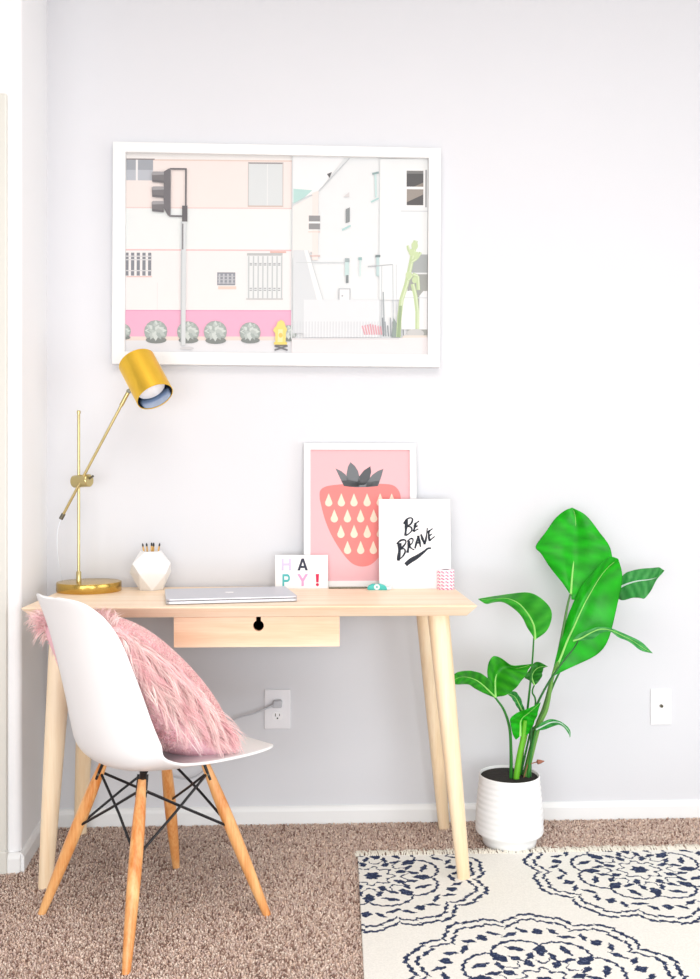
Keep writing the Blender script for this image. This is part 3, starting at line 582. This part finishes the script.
# ------------------------------------------------------------------ wall plates and cord
out_ = thing('wall_outlet', (-.1045, 0, .3595), 'white double power outlet on the wall below the desk drawer', 'outlet')
m = MB(); m.prism([(x, -.0055, z) for x, z in [(-.0415, -.0625), (.0415, -.0625), (.0415, .0625), (-.0415, .0625)]], (0, .0055, 0)); m.build('plate', M['plate'], out_, bevel=.003, seg=3)
for dz in (.0205, -.0205):
    m = MB(); m.prism([(.0175 * math.cos(2 * PI * k / 24), -.0075, dz + max(-.0135, min(.0135, .0175 * math.sin(2 * PI * k / 24)))) for k in range(24)], (0, .004, 0)); rc_ = m.build('receptacle', M['card'], out_)
    m = MB()
    for sx, hh_ in ((-.0064, .009), (.0064, .007)): m.box(sx - .0012, sx + .0012, -.0079, -.0072, dz + .003 - hh_ / 2, dz + .003 + hh_ / 2)
    m.prism([(.0026 * math.cos(2 * PI * k / 12), -.0079, dz - .0075 + .0026 * math.sin(2 * PI * k / 12)) for k in range(12)], (0, .0007, 0)); m.build('slots', M['slot'], rc_)
m = MB(); m.lathe([(.003, 0), (.0028, .001), (0, .0012)], 12, (0, -.0055, 0), (0, -1, 0), cap1=False); m.build('screw', M['plate'], out_, smooth=True)
cpl = thing('cable_plate', (1.125, .0005, .354), 'white wall plate with one small round jack beside the plant', 'wall plate')
m = MB(); m.prism([(x, -.0055, z) for x, z in [(-.0335, -.0575), (.0335, -.0575), (.0335, .0575), (-.0335, .0575)]], (0, .0055, 0)); m.build('plate', M['card'], cpl, bevel=.003, seg=3)
m = MB(); m.lathe([(.0052, 0), (.0052, .006), (.003, .006), (.003, .002)], 16, (0, -.0053, .004), (0, -1, 0)); m.build('jack', M['steel'], cpl, smooth=True)
for dz in (.043, -.043):
    m = MB(); m.lathe([(.003, 0), (.0028, .001), (0, .0012)], 12, (0, -.0055, dz), (0, -1, 0), cap1=False); m.build('screw', M['plate'], cpl, smooth=True)
pc_ = thing('power_cord', (-.1045, -.008, .380), 'grey power cord plugged into the outlet and running behind the chair', 'cord')
m = MB(); m.prism([(x, -.022, z) for x, z in [(-.016, -.012), (.014, -.012), (.016, .008), (.010, .013), (-.012, .010)]], (0, .0215, 0)); m.build('plug', M['cord'], pc_, bevel=.004, seg=3)
m = MB(); cp = catmull([(-.010, -.016, -.002), (-.035, -.02, -.012), (-.075, -.024, -.027), (-.115, -.026, -.037), (-.145, -.028, -.052), (-.165, -.024, -.085), (-.20, -.018, -.17), (-.27, -.014, -.23), (-.36, -.01, -.20), (-.45, -.008, -.05), (-.52, -.006, .15), (-.56, -.005, .29)], 80)
m.tube(cp, [.0042 - .0017 * min(1, k / 14) for k in range(80)], 8); m.build('cable', M['cord'], pc_, smooth=True)

# ------------------------------------------------------------------ poster
pos = thing('framed_poster', (-.1030, -.003, 1.787), 'large white framed photo print of a pale pink building hung above the desk', 'picture')
pos.rotation_euler = (0, math.radians(.28), 0)
PW, PH = 1.024, .690
f = MB(); T_ = .0385
O = [(-PW / 2, -PH / 2), (PW / 2, -PH / 2), (PW / 2, PH / 2), (-PW / 2, PH / 2)]; I = [(-PW / 2 + T_, -PH / 2 + T_), (PW / 2 - T_, -PH / 2 + T_), (PW / 2 - T_, PH / 2 - T_ * .8), (-PW / 2 + T_, PH / 2 - T_ * .8)]
for k in range(4):
    j = (k + 1) % 4; f.prism([(O[k][0], -.028, O[k][1]), (O[j][0], -.028, O[j][1]), (I[j][0], -.028, I[j][1]), (I[k][0], -.028, I[k][1])], (0, .028, 0))
f.build('frame', M['white_frame'], pos)
m = MB(); m.box(-PW / 2 + .01, PW / 2 - .01, -.012, -.002, -PH / 2 + .01, PH / 2 - .01); m.build('backing', M['card'], pos)
art = MB(); lay = [0]
def A_(px, py): return ((px - 274.6) / 318. - .010, -.0122 - .000012 * lay[0], (253. - py + .011 * (px - 127)) / 320.6 + .0045)
def ap_(pts, col): lay[0] += 1; art.poly([A_(x, y) for x, y in pts][::-1], tuple(.75 * (c * .88 + .115) for c in S(*col)))  # print colours blended towards white as painted haze, then darkened overall
def ar(x0, y0, x1, y1, col): ap_([(x0, y0), (x1, y0), (x1, y1), (x0, y1)], col)
def aline(x0, y0, x1, y1, w, col):
    dx, dy = x1 - x0, y1 - y0; L = math.hypot(dx, dy); nx, ny = -dy / L * w / 2, dx / L * w / 2
    ap_([(x0 + nx, y0 + ny), (x1 + nx, y1 + ny), (x1 - nx, y1 - ny), (x0 - nx, y0 - ny)], col)
def adisc(x, y, rx, ry, col, n=16): ap_([(x + rx * math.cos(2 * PI * k / n), y + ry * math.sin(2 * PI * k / n)) for k in range(n)], col)
ar(120, 146, 432, 360, (243, 246, 247))
# left building
ar(120, 146, 292, 160, (250, 246, 243)); ar(120, 160, 292, 208, (252, 238, 233)); ar(120, 159.2, 292, 160.6, (238, 212, 200)); ar(120, 207.2, 292, 208.4, (242, 212, 208))
ar(120, 208.4, 292, 250, (245, 249, 248)); ar(120, 249.4, 292, 250.8, (248, 196, 196)); ar(120, 250.8, 292, 311, (251, 245, 244)); ar(158, 283, 158.6, 311, (240, 232, 232)); ar(120, 311, 292, 340, (252, 176, 208)); ar(120, 310.4, 292, 311.6, (236, 150, 190))
ar(120, 337, 292, 341, (244, 224, 214)); ar(120, 341, 292, 360, (238, 237, 240))
ar(120, 159.5, 153.5, 180.5, (160, 165, 174)); ar(120, 170, 153.5, 180.5, (190, 195, 204)); ar(136.5, 159.5, 138.5, 180.5, (248, 246, 246)); ar(120, 158.6, 155, 159.8, (130, 118, 116))
ar(248, 162, 282, 205, (226, 231, 232)); ar(247.5, 161.5, 283, 163, (150, 146, 146)); ar(266.5, 163, 267.5, 205, (240, 242, 242)); ar(247.5, 162, 248.5, 206, (200, 196, 194)); ar(247.5, 205, 283, 206.4, (214, 190, 180)); ar(282, 162, 283, 206, (214, 204, 200))
for k in range(6):
    x = 121 + k * 5.6; ar(x, 253, x + 3.2, 276, (120, 124, 134))
for y in (256, 259.5, 270.5): ar(120, y, 153, y + 1.1, (222, 220, 222))
ar(128, 276.5, 153, 277.6, (240, 196, 190))
ar(217.5, 272.5, 235.5, 285.5, (136, 140, 150))
for k in range(4): ar(219 + k * 4.2, 274, 220.6 + k * 4.2, 284, (200, 202, 208))
for k in range(3): ar(218, 276 + k * 3.4, 235, 276.9 + k * 3.4, (190, 192, 198))
ar(218.5, 286.5, 236.5, 289.5, (250, 214, 198))
ar(247, 253.5, 282.5, 300, (238, 241, 241)); ar(247, 253, 282.5, 255.5, (190, 192, 192))
for k in range(8): ar(248.2 + k * 4.7, 256, 249.5 + k * 4.7, 299, (198, 203, 205))
for y in (263, 264.5, 288, 290): 
    for k in range(7): ar(249.8 + k * 4.7, y, 252.2 + k * 4.7, y + 1, (164, 168, 172))
ar(246.5, 298.5, 283, 300, (205, 205, 205)); ar(270, 251.2, 286, 252.6, (238, 176, 160))
def agave(x, y, r):
    adisc(x, y, r, r * .98, (158, 170, 164)); adisc(x + .4, y + r * .75, r * .9, r * .3, (116, 124, 120))
    for ring, (rr, n) in enumerate(((.92, 12), (.64, 9), (.34, 6))):
        for k in range(n):
            a = 2 * PI * (k + .5 * ring) / n; c, s = math.cos(a), math.sin(a); px, py = x + c * r * rr * .62, y - r * .08 + s * r * rr * .58
            q = r * .26; ap_([(px + c * q * 1.5, py + s * q * 1.5), (px - s * q * .8, py + c * q * .8), (px - c * q, py - s * q), (px + s * q * .8, py - c * q * .8)], (214 - 24 * ((k + ring) % 3), 222 - 22 * ((k + ring) % 3), 217 - 22 * ((k + ring) % 3)))
for x, y, r in ((124.5, 332, 8), (157, 332, 11.5), (189, 332.5, 11), (216, 332.5, 11.5), (250.5, 333, 10.5), (289, 333.5, 8)): agave(x, y, r)
# right side
ap_([(292, 146), (352, 146), (318, 191), (292, 202)], (249, 250, 251)); aline(349, 157, 312, 197, 1, (204, 208, 212)); ap_([(293, 188), (312, 189.5), (304, 197), (297, 201), (293, 203)], (186, 226, 220))
ap_([(292.5, 206), (318, 192), (318, 250), (292.5, 258)], (252, 243, 240)); ap_([(312, 192), (318, 190), (318, 260), (312, 260)], (252, 236, 230)); ar(291.4, 150, 292.6, 340, (222, 226, 228))
ap_([(326.5, 173), (331.5, 171), (329, 177)], (60, 60, 64))
ar(308.3, 214.8, 320, 229.6, (250, 250, 250)); ar(308.5, 215, 319.8, 221, (140, 140, 142)); ar(308.5, 223, 319.8, 229, (140, 140, 142)); ar(308, 231, 320, 232, (250, 215, 205))
ap_([(345.5, 208.5), (349.6, 206.5), (349.6, 221), (345.5, 222.5)], (128, 136, 138)); aline(342, 229.5, 350.5, 225, 1.6, (176, 222, 218)); ap_([(343, 196), (349, 191), (349, 196)], (226, 222, 222))
aline(375, 171, 376, 196, 2, (206, 234, 232)); aline(372, 172.5, 378.5, 171, 2, (140, 170, 170)); aline(371, 201, 378.5, 197, 1.5, (176, 222, 218))
ar(379.5, 157, 380.4, 300, (236, 242, 242)); ar(380, 157, 428, 300, (246, 249, 249))
ar(404, 166.5, 426, 206, (252, 252, 252)); ar(406.6, 169, 423.5, 185.2, (40, 38, 42)); ar(406.6, 169, 423.5, 172, (110, 110, 108)); ap_([(414, 185.2), (423.5, 181), (423.5, 185.2)], (140, 128, 116))
ar(406.8, 187.8, 423.5, 204, (44, 40, 44)); ap_([(406.8, 187.8), (423.5, 187.8), (423.5, 193), (406.8, 201)], (150, 140, 130)); ar(401, 209.5, 428, 210.6, (218, 222, 226)); ar(425.5, 168, 427, 206, (150, 152, 154))
ap_([(293, 250), (304, 250), (326, 334), (293, 334)], (226, 230, 233)); ap_([(304, 250), (308, 250), (331, 326), (325, 331)], (250, 250, 250)); aline(308, 250, 331, 326, .8, (214, 218, 220))
ar(310, 255, 320, 256.6, (226, 196, 190)); aline(296, 262.6, 345, 262.2, .9, (214, 220, 222))
ar(345, 258, 349.5, 262, (160, 178, 180)); ar(345, 262, 349, 276, (206, 232, 230)); ar(346, 275, 348.6, 283, (120, 132, 134)); ar(358.5, 257, 362, 260, (150, 190, 188)); ar(359.4, 260, 361.2, 276, (220, 240, 238))
ar(375.5, 254.5, 380.5, 257, (110, 130, 132)); ar(376.5, 257, 379.5, 276, (196, 222, 222)); aline(368, 266.4, 393, 264.2, 1.2, (186, 190, 194)); aline(393, 264.2, 394, 330, 1.0, (206, 212, 216)); aline(396.5, 264.2, 397, 330, .8, (216, 220, 224)); aline(382, 266, 382, 330, .9, (206, 212, 216))
ar(338.8, 288.5, 350.5, 302.5, (190, 194, 198)); ar(339.8, 289.5, 349.6, 301, (246, 247, 248)); adisc(342.5, 296, .9, .9, (180, 184, 188))
ar(304, 300, 380, 338, (238, 241, 244))
for k in range(30): ar(294 + k * 3, 322, 294.8 + k * 3, 339, (218, 221, 225))
for k in range(8): ap_([(362 + k * 2.6, 325 + abs(k - 3) * .6), (363.4 + k * 2.6, 324 + abs(k - 3) * .6), (366 + k * 2.4, 335), (364.6 + k * 2.4, 335.6)], (232, 160, 172))
for k in range(9): aline(383 + k * 2.6, 318 + (k % 3) * 4, 384 + k * 2.5, 337, 1, (150, 158, 166) if k % 2 else (120, 130, 138))
aline(383.5, 292, 385, 336, 1.2, (168, 176, 180)); ap_([(394, 318), (400, 328), (400, 338), (392, 338)], (140, 156, 150))
ar(412, 254, 428, 273, (168, 174, 174)); ar(408, 274, 428, 336, (160, 164, 158)); ar(412, 272.4, 428, 274, (238, 240, 240))
ap_([(402, 330), (402, 298), (405, 292), (411, 290.5), (417, 293), (418, 298), (418, 330)], (250, 251, 251)); ap_([(420, 330), (420, 296), (424, 291), (428, 291), (428, 330)], (248, 249, 250)); ar(404, 297.5, 428, 298.4, (214, 222, 226))
for p, w in (([(399, 338), (400, 318), (402, 300), (407, 284), (410, 270), (414, 250), (416, 240)], 4.4), ([(408, 280), (413, 274), (418, 276), (419, 290)], 3.6), ([(411, 262), (417, 258), (421, 252)], 3.2), ([(413, 254), (409, 250), (408, 245)], 2.6), ([(418, 330), (418, 312), (416, 296), (413, 284)], 4)):
    for a, b in zip(p, p[1:]): aline(*a, *b, w, (196, 218, 160)); aline(a[0] + .8, a[1], b[0] + .8, b[1], w * .35, (222, 236, 196))
for x, y, r in ((415, 245, 3.4), (412, 252, 3), (417, 255, 3), (409, 275, 3), (415, 280, 2.6)): adisc(x, y, r, r * 1.3, (206, 226, 170), 9)
aline(399, 338, 401, 306, 3, (150, 176, 128)); adisc(416, 334, 9, 4.4, (206, 206, 204)); ap_([(404, 336), (428, 336), (428, 340), (402, 340)], (238, 226, 214))
ap_([(292, 340), (340, 340), (432, 338), (432, 360), (292, 360)], (244, 238, 239)); ar(292, 338.6, 400, 340.4, (226, 224, 226))
# pole, signal, hydrant
ar(181.8, 222, 186.6, 346, (222, 227, 229)); ar(181.8, 222, 183, 346, (196, 202, 205)); ar(182.6, 224, 184, 250, (120, 118, 122)); adisc(188, 349, 7, 1.4, (214, 213, 216))
dk = (84, 80, 86)
aline(170, 169.2, 187, 169.2, 1.7, dk); aline(186.2, 169, 186.2, 216, 1.7, dk); aline(170, 216.4, 184, 216.6, 1.7, dk); ar(182.6, 206, 187.8, 222, (70, 66, 72)); ap_([(164.3, 172), (169, 169), (171.4, 169), (171.4, 217), (168.5, 216), (164.3, 208)], (92, 88, 94)); aline(171, 169, 171, 217, .7, (130, 126, 130))
for y in (171, 186, 200.5):
    ap_([(152.5, y + 2), (154, y + 1), (164.5, y + 1), (164.5, y + 12.5), (153, y + 11.5)], (104, 100, 104)); ap_([(152.5, y + 2), (154, y + 1), (164.5, y + 1), (164.5, y + 4), (153, y + 4.6)], (158, 155, 158)); aline(153, y + 10, 164.5, y + 11, 1.6, (78, 74, 80))
ar(276, 344, 287, 347, (96, 92, 84)); aline(275, 351, 288, 346.5, 1.6, (92, 92, 96)); aline(275, 346.5, 288, 351, 1.6, (92, 92, 96))
ap_([(276.5, 327), (278, 322.5), (281.5, 320.5), (284.5, 322.5), (286, 327), (287.5, 330), (286.2, 334), (286, 345), (275.8, 345), (275.6, 334), (273.4, 331), (275, 328)], (252, 226, 110)); ap_([(278.5, 330), (283, 330), (283, 343), (278, 343)], (254, 240, 170)); adisc(281, 336, 2, 2.4, (240, 204, 80)); ar(274.4, 342.8, 287.4, 345.4, (250, 220, 90))
art.build('print', M['print'], pos)

# ------------------------------------------------------------------ rug
NXr, NYr = int((RUG[2] - RUG[0]) / .003), int((RUG[3] - RUG[1]) / .003)
xs = np.linspace(RUG[0], RUG[2], NXr + 1); ys = np.linspace(RUG[3], RUG[1], NYr + 1)
X, Yg = np.meshgrid((xs[1:] + xs[:-1]) / 2, (ys[1:] + ys[:-1]) / 2)
ink = np.zeros(X.shape, bool)
def near(a, b, w): return np.abs(a - b) < w
JX = X + .0022 * np.sin(Yg * 310) + rng.normal(0, .0003, X.shape); JY = Yg + .0018 * np.sin(X * 270) + rng.normal(0, .0003, X.shape)
def medallion(cx0, cy0, ph=0.):
    global ink
    dx, dy = JX - cx0, JY - cy0; r = np.hypot(dx, dy); th = np.arctan2(dy, dx) + ph
    lob = lambda n, p, pw=1.: np.abs(np.cos(n * (th - p) / 2)) ** pw
    g = np.zeros(X.shape, bool)
    ro = .276 + .036 * np.abs(np.sin(5 * th)) ** .7 + .004 * np.sign(np.sin(20 * th))
    g |= near(r, ro, .0052); g |= near(r, ro - .027, .0046)
    ri = .158 + .028 * np.abs(np.sin(4 * th)) ** .7
    g |= near(r, ri, .0042)
    sr = .052 + .008 * np.sign(np.cos(8 * th)) * np.abs(np.cos(8 * th)) ** .6
    g |= near(r, sr, .0036)
    g |= r < .022 + .003 * np.cos(6 * th)
    def petals(n, rad, a, b, p, tilt=0., arc=False):
        nonlocal g
        k = np.round((th - p) / (2 * PI / n)); t0 = k * 2 * PI / n + p
        ct, st = np.cos(t0), np.sin(t0); cphi, sphi = np.cos(ph), np.sin(ph)
        ux = dx * cphi - dy * sphi; uy = dx * sphi + dy * cphi
        rx = ux * ct + uy * st - rad; tx = -ux * st + uy * ct
        c, s = math.cos(tilt), math.sin(tilt); p1, p2 = rx * c + tx * s, -rx * s + tx * c
        if arc: q = p1 - (p2 ** 2) / (b * .9); g |= (np.abs(q) < .0032) & (np.abs(p2) < b)
        else: g |= (np.abs(p1) / a) ** 1.4 + (np.abs(p2) / b) ** 1.4 < 1
    petals(8, .082, .018, .0105, PI / 8)
    petals(8, .079, .010, .020, 0., arc=True)
    petals(8, .112, .020, .008, PI / 8 + .16, .5); petals(8, .112, .020, .008, PI / 8 - .16, -.5)
    petals(8, .136, .026, .0155, 0.)
    petals(8, .150, .026, .009, PI / 8, .9)
    petals(10, .226, .016, .014, PI / 10); petals(10, .215, .0075, .024, 0., .35)
    petals(20, .232, .020, .0075, PI / 20, .75)
    ink |= g & (r < .322)
a_ = .740
for cx0, cy0, ph in ((.172, -.428, .1), (.912, -.424, .0), (1.652, -.42, .2), (.525, -.985, .13), (1.265, -.985, .05), (-.2, -.985, 0), (2.0, -.985, 0)): medallion(cx0, cy0, ph)
cr = np.array(S(231, 229, 223)); nv_ = np.array(S(46, 56, 84)); nv2 = np.array(S(84, 94, 124))
fade = rng.random(ink.shape) < .12
fc = np.where(ink[..., None], np.where(fade[..., None], nv2, nv_), cr * 1.0)
fc = fc * rng.uniform(.95, 1.04, ink.shape)[..., None]
VX_, VY_ = np.meshgrid(xs, ys)
VZ = .0052 + .0009 * np.sin(VX_ * 9 + 2 * np.sin(VY_ * 7)) * np.sin(VY_ * 11)
sk = .015 * (VY_ - RUG[3]) / (RUG[1] - RUG[3])
Vt = np.stack([VX_ - 2. * sk, VY_ + .008 * (VX_ - RUG[0]), VZ], -1).reshape(-1, 3)
idx = np.arange((NXr + 1) * (NYr + 1)).reshape(NYr + 1, NXr + 1)
Fq = np.stack([idx[1:, :-1], idx[1:, 1:], idx[:-1, 1:], idx[:-1, :-1]], -1).reshape(-1, 4)
rug = np_mesh('area_rug', Vt, Fq, M['rug'], fc.reshape(-1, 3))
so = rug.modifiers.new('thick', 'SOLIDIFY'); so.thickness = .006; so.offset = -1
tag(rug, 'cream woven rug with navy medallion pattern lying on the carpet', 'rug')
m = MB()
for k in range(300):                   # knotted fringe along the far edge
    x = RUG[0] - .004 + k * (1.30 / 300) + random.uniform(-.002, .002)
    for q_ in range(2):
        x2 = x + random.gauss(0, .006); ln = random.uniform(.016, .042); y0 = RUG[3] + .001 + .008 * (x - RUG[0])
        m.tube([(x, y0 - .004, .005), (x + (x2 - x) * .4, y0 + ln * .4, .0075 + random.uniform(-.002, .003)), (x2, y0 + ln * .8, .006), (x2 + random.gauss(0, .005), y0 + ln, .003 + random.uniform(-.002, .004))], .0018, 5, .0010)
fr = m.build('fringe', M['fringe'], rug, smooth=True); fr['kind'] = 'stuff'

# ------------------------------------------------------------------ plant
plant = thing('potted_plant', (.60, -.20, 0), 'tall green broad leaved plant in a ridged white pot beside the desk', 'plant')
OX = Vector((.60, -.20, 0))
prf = [(0, .0), (.074, .0), (.078, .003), (.081, .018), (.083, .027)]
prf += [(.0985, .038), (.1005, .044)]
z = .046
for k in range(9):
    rr_ = .1002 - .0005 * k - (.0011 * max(0, k - 3)); prf += [(rr_ - .0013, z + .001), (rr_, z + .006), (rr_ + .0004, z + .010), (rr_ - .0012, z + .0155)]; z += .0165
prf += [(.0895, .196), (.0900, .203), (.0892, .2065), (.087, .2075), (.0855, .205), (.085, .19), (.083, .165), (0, .16)]
m = MB(); m.lathe(prf, 72, cap0=False, cap1=False); pot = m.build('pot', M['ceramic'], plant, smooth=True, angle=60, loc=(-.008, 0, 0))
m = MB(); m.lathe([(.0825, .165), (.0848, .1995), (.05, .203), (.02, .201), (0, .202)], 40, cap0=False, cap1=False); m.build('soil', M['soil'], pot, smooth=True)
def leaf(name, rows):
    n = 22; Lr, Mr, Rr = [catmull(r, n) for r in rows]; K = 9; vs, fs, cs = [], [], []
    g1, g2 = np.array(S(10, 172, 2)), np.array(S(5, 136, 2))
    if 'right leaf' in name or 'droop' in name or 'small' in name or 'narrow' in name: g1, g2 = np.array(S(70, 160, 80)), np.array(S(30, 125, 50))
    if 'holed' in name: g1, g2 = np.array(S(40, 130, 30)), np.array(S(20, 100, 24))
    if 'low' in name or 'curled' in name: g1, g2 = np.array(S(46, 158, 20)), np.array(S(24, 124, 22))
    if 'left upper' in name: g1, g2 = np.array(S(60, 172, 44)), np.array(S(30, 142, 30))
    wob = random.uniform(0, 6)
    for i in range(n):
        for j in range(K):
            u = -1 + 2 * j / (K - 1)
            p = Mr[i] * (1 - abs(u)) + (Lr[i] if u < 0 else Rr[i]) * abs(u)
            wdt = np.linalg.norm(Lr[i] - Rr[i]); p = p + np.array([0, -1, .2]) * (.05 * wdt * (abs(u) ** .6 * (1 - abs(u)) * 4) + .004 * math.sin(i * 1.1 + wob) * abs(u))
            vs.append(Vector(p) - OX)
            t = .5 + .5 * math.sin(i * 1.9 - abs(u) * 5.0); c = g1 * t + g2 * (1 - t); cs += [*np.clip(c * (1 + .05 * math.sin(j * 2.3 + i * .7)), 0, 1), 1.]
    for i in range(n - 1):
        for j in range(K - 1): fs.append((i * K + j, i * K + j + 1, (i + 1) * K + j + 1, (i + 1) * K + j))
    mb = MB(); mb.v = [tuple(v) for v in vs]; mb.f = fs; mb.c = [None] * len(fs); mb.mi = [0] * len(fs)
    o = mb.build('leaf', M['leaf'], plant, smooth=True, angle=180)
    at = o.data.attributes.new('Col', 'FLOAT_COLOR', 'POINT'); at.data.foreach_set('color', cs)
    s2 = o.modifiers.new('thick', 'SOLIDIFY'); s2.thickness = .0012; s2.offset = 0
    s3 = o.modifiers.new('sub', 'SUBSURF'); s3.levels = 1; s3.render_levels = 1
    rb = MB(); mw = max(np.linalg.norm(a - b) for a, b in zip(Lr, Rr))
    rp = [Vector(Mr[i]) - OX + Vector((0, -.0032, .0006)) for i in range(0, n - 1)]
    rb.tube(rp, [max(.0006, (.0036 if mw > .09 else .0024) * (1 - i / n)) for i in range(len(rp))], 8, col=S(150, 215, 110) if 'right' not in name else S(205, 220, 215))
    rb.build('midrib', M['stem'], o, smooth=True)
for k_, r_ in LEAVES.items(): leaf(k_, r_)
for k_, (r0, r1, pts) in STEMS.items():
    col = {'stem thick light': S(98, 180, 34), 'stem inner': S(118, 190, 50), 'stem leaf back': S(70, 120, 50), 'stem broad': S(96, 150, 60), 'stem droop': S(40, 105, 45)}.get(k_, S(38, 120, 36))
    P_ = [Vector(p) - OX for p in catmull([tuple(p) for p in pts], 24)]
    P_[0].z = min(P_[0].z, .197); m = MB(); m.tube(P_, r0, 10, r1, col=col); m.build('stem', M['stem'], plant, smooth=True)
m = MB(); a, b = Vector((.643, -.22, .240)) - OX, Vector((.668, -.22, .247)) - OX
m.tube([Vector((.03, -.02, .20)), a, b], .0016, 8); m.lathe([(.001, 0), (.0075, .004), (.006, .012), (.0025, .021), (.0005, .025)], 12, b, (1, 0, .1)); m.build('dry_bud', M['bud'], plant, smooth=True)

# ------------------------------------------------------------------ light, world, camera
wd = bpy.data.worlds.new('daylight'); scene.world = wd; wd.use_nodes = True
bg = wd.node_tree.nodes['Background']; bg.inputs['Color'].default_value = (1., .985, .97, 1); bg.inputs['Strength'].default_value = .5
def area(name, loc, target, sx, sy, power, col):
    l = bpy.data.lights.new(name, 'AREA'); l.shape = 'RECTANGLE'; l.size = sx; l.size_y = sy; l.energy = power; l.color = col
    o = bpy.data.objects.new(name, l); COL.objects.link(o); o.location = loc
    o.rotation_euler = (Vector(target) - Vector(loc)).to_track_quat('-Z', 'Z').to_euler(); return o
area('window_and_fill_light', (2.55, -1.85, 1.1), (-.3, -.5, .7), 1.9, 2.0, 30, (.96, .98, 1))  # daylight of the right-hand window
area('window_and_fill_light', (-.1, -4.15, .80), (-.1, 0, .35), 3.6, 1.5, 98, (.93, .97, 1))  # added fill behind the camera, not a known window; lifts wall and under-desk
area('overhead_fill', (.1, -2.0, 2.70), (.1, -2.0, 0), 1.6, 1.6, 27, (1, .955, .915))  # added overhead fill to brighten desk, rug and carpet; no fixture modelled
cam = bpy.data.cameras.new('camera'); co = bpy.data.objects.new('camera', cam); COL.objects.link(co)
co.location = (0, -2.98, 1.08); co.rotation_euler = (PI / 2, 0, -math.radians(2.4))
cam.sensor_fit = 'AUTO'; cam.sensor_width = 36; cam.lens = 940 / 979 * 36; cam.shift_y = -8.5 / 979; cam.clip_start = .05
scene.camera = co
vs_ = scene.view_settings; vs_.view_transform = 'Standard'; vs_.look = 'None'; vs_.gamma = 1; vs_.use_curve_mapping = False; vs_.exposure = 0
scene.cycles.use_denoising = True; scene.cycles.max_bounces = 8
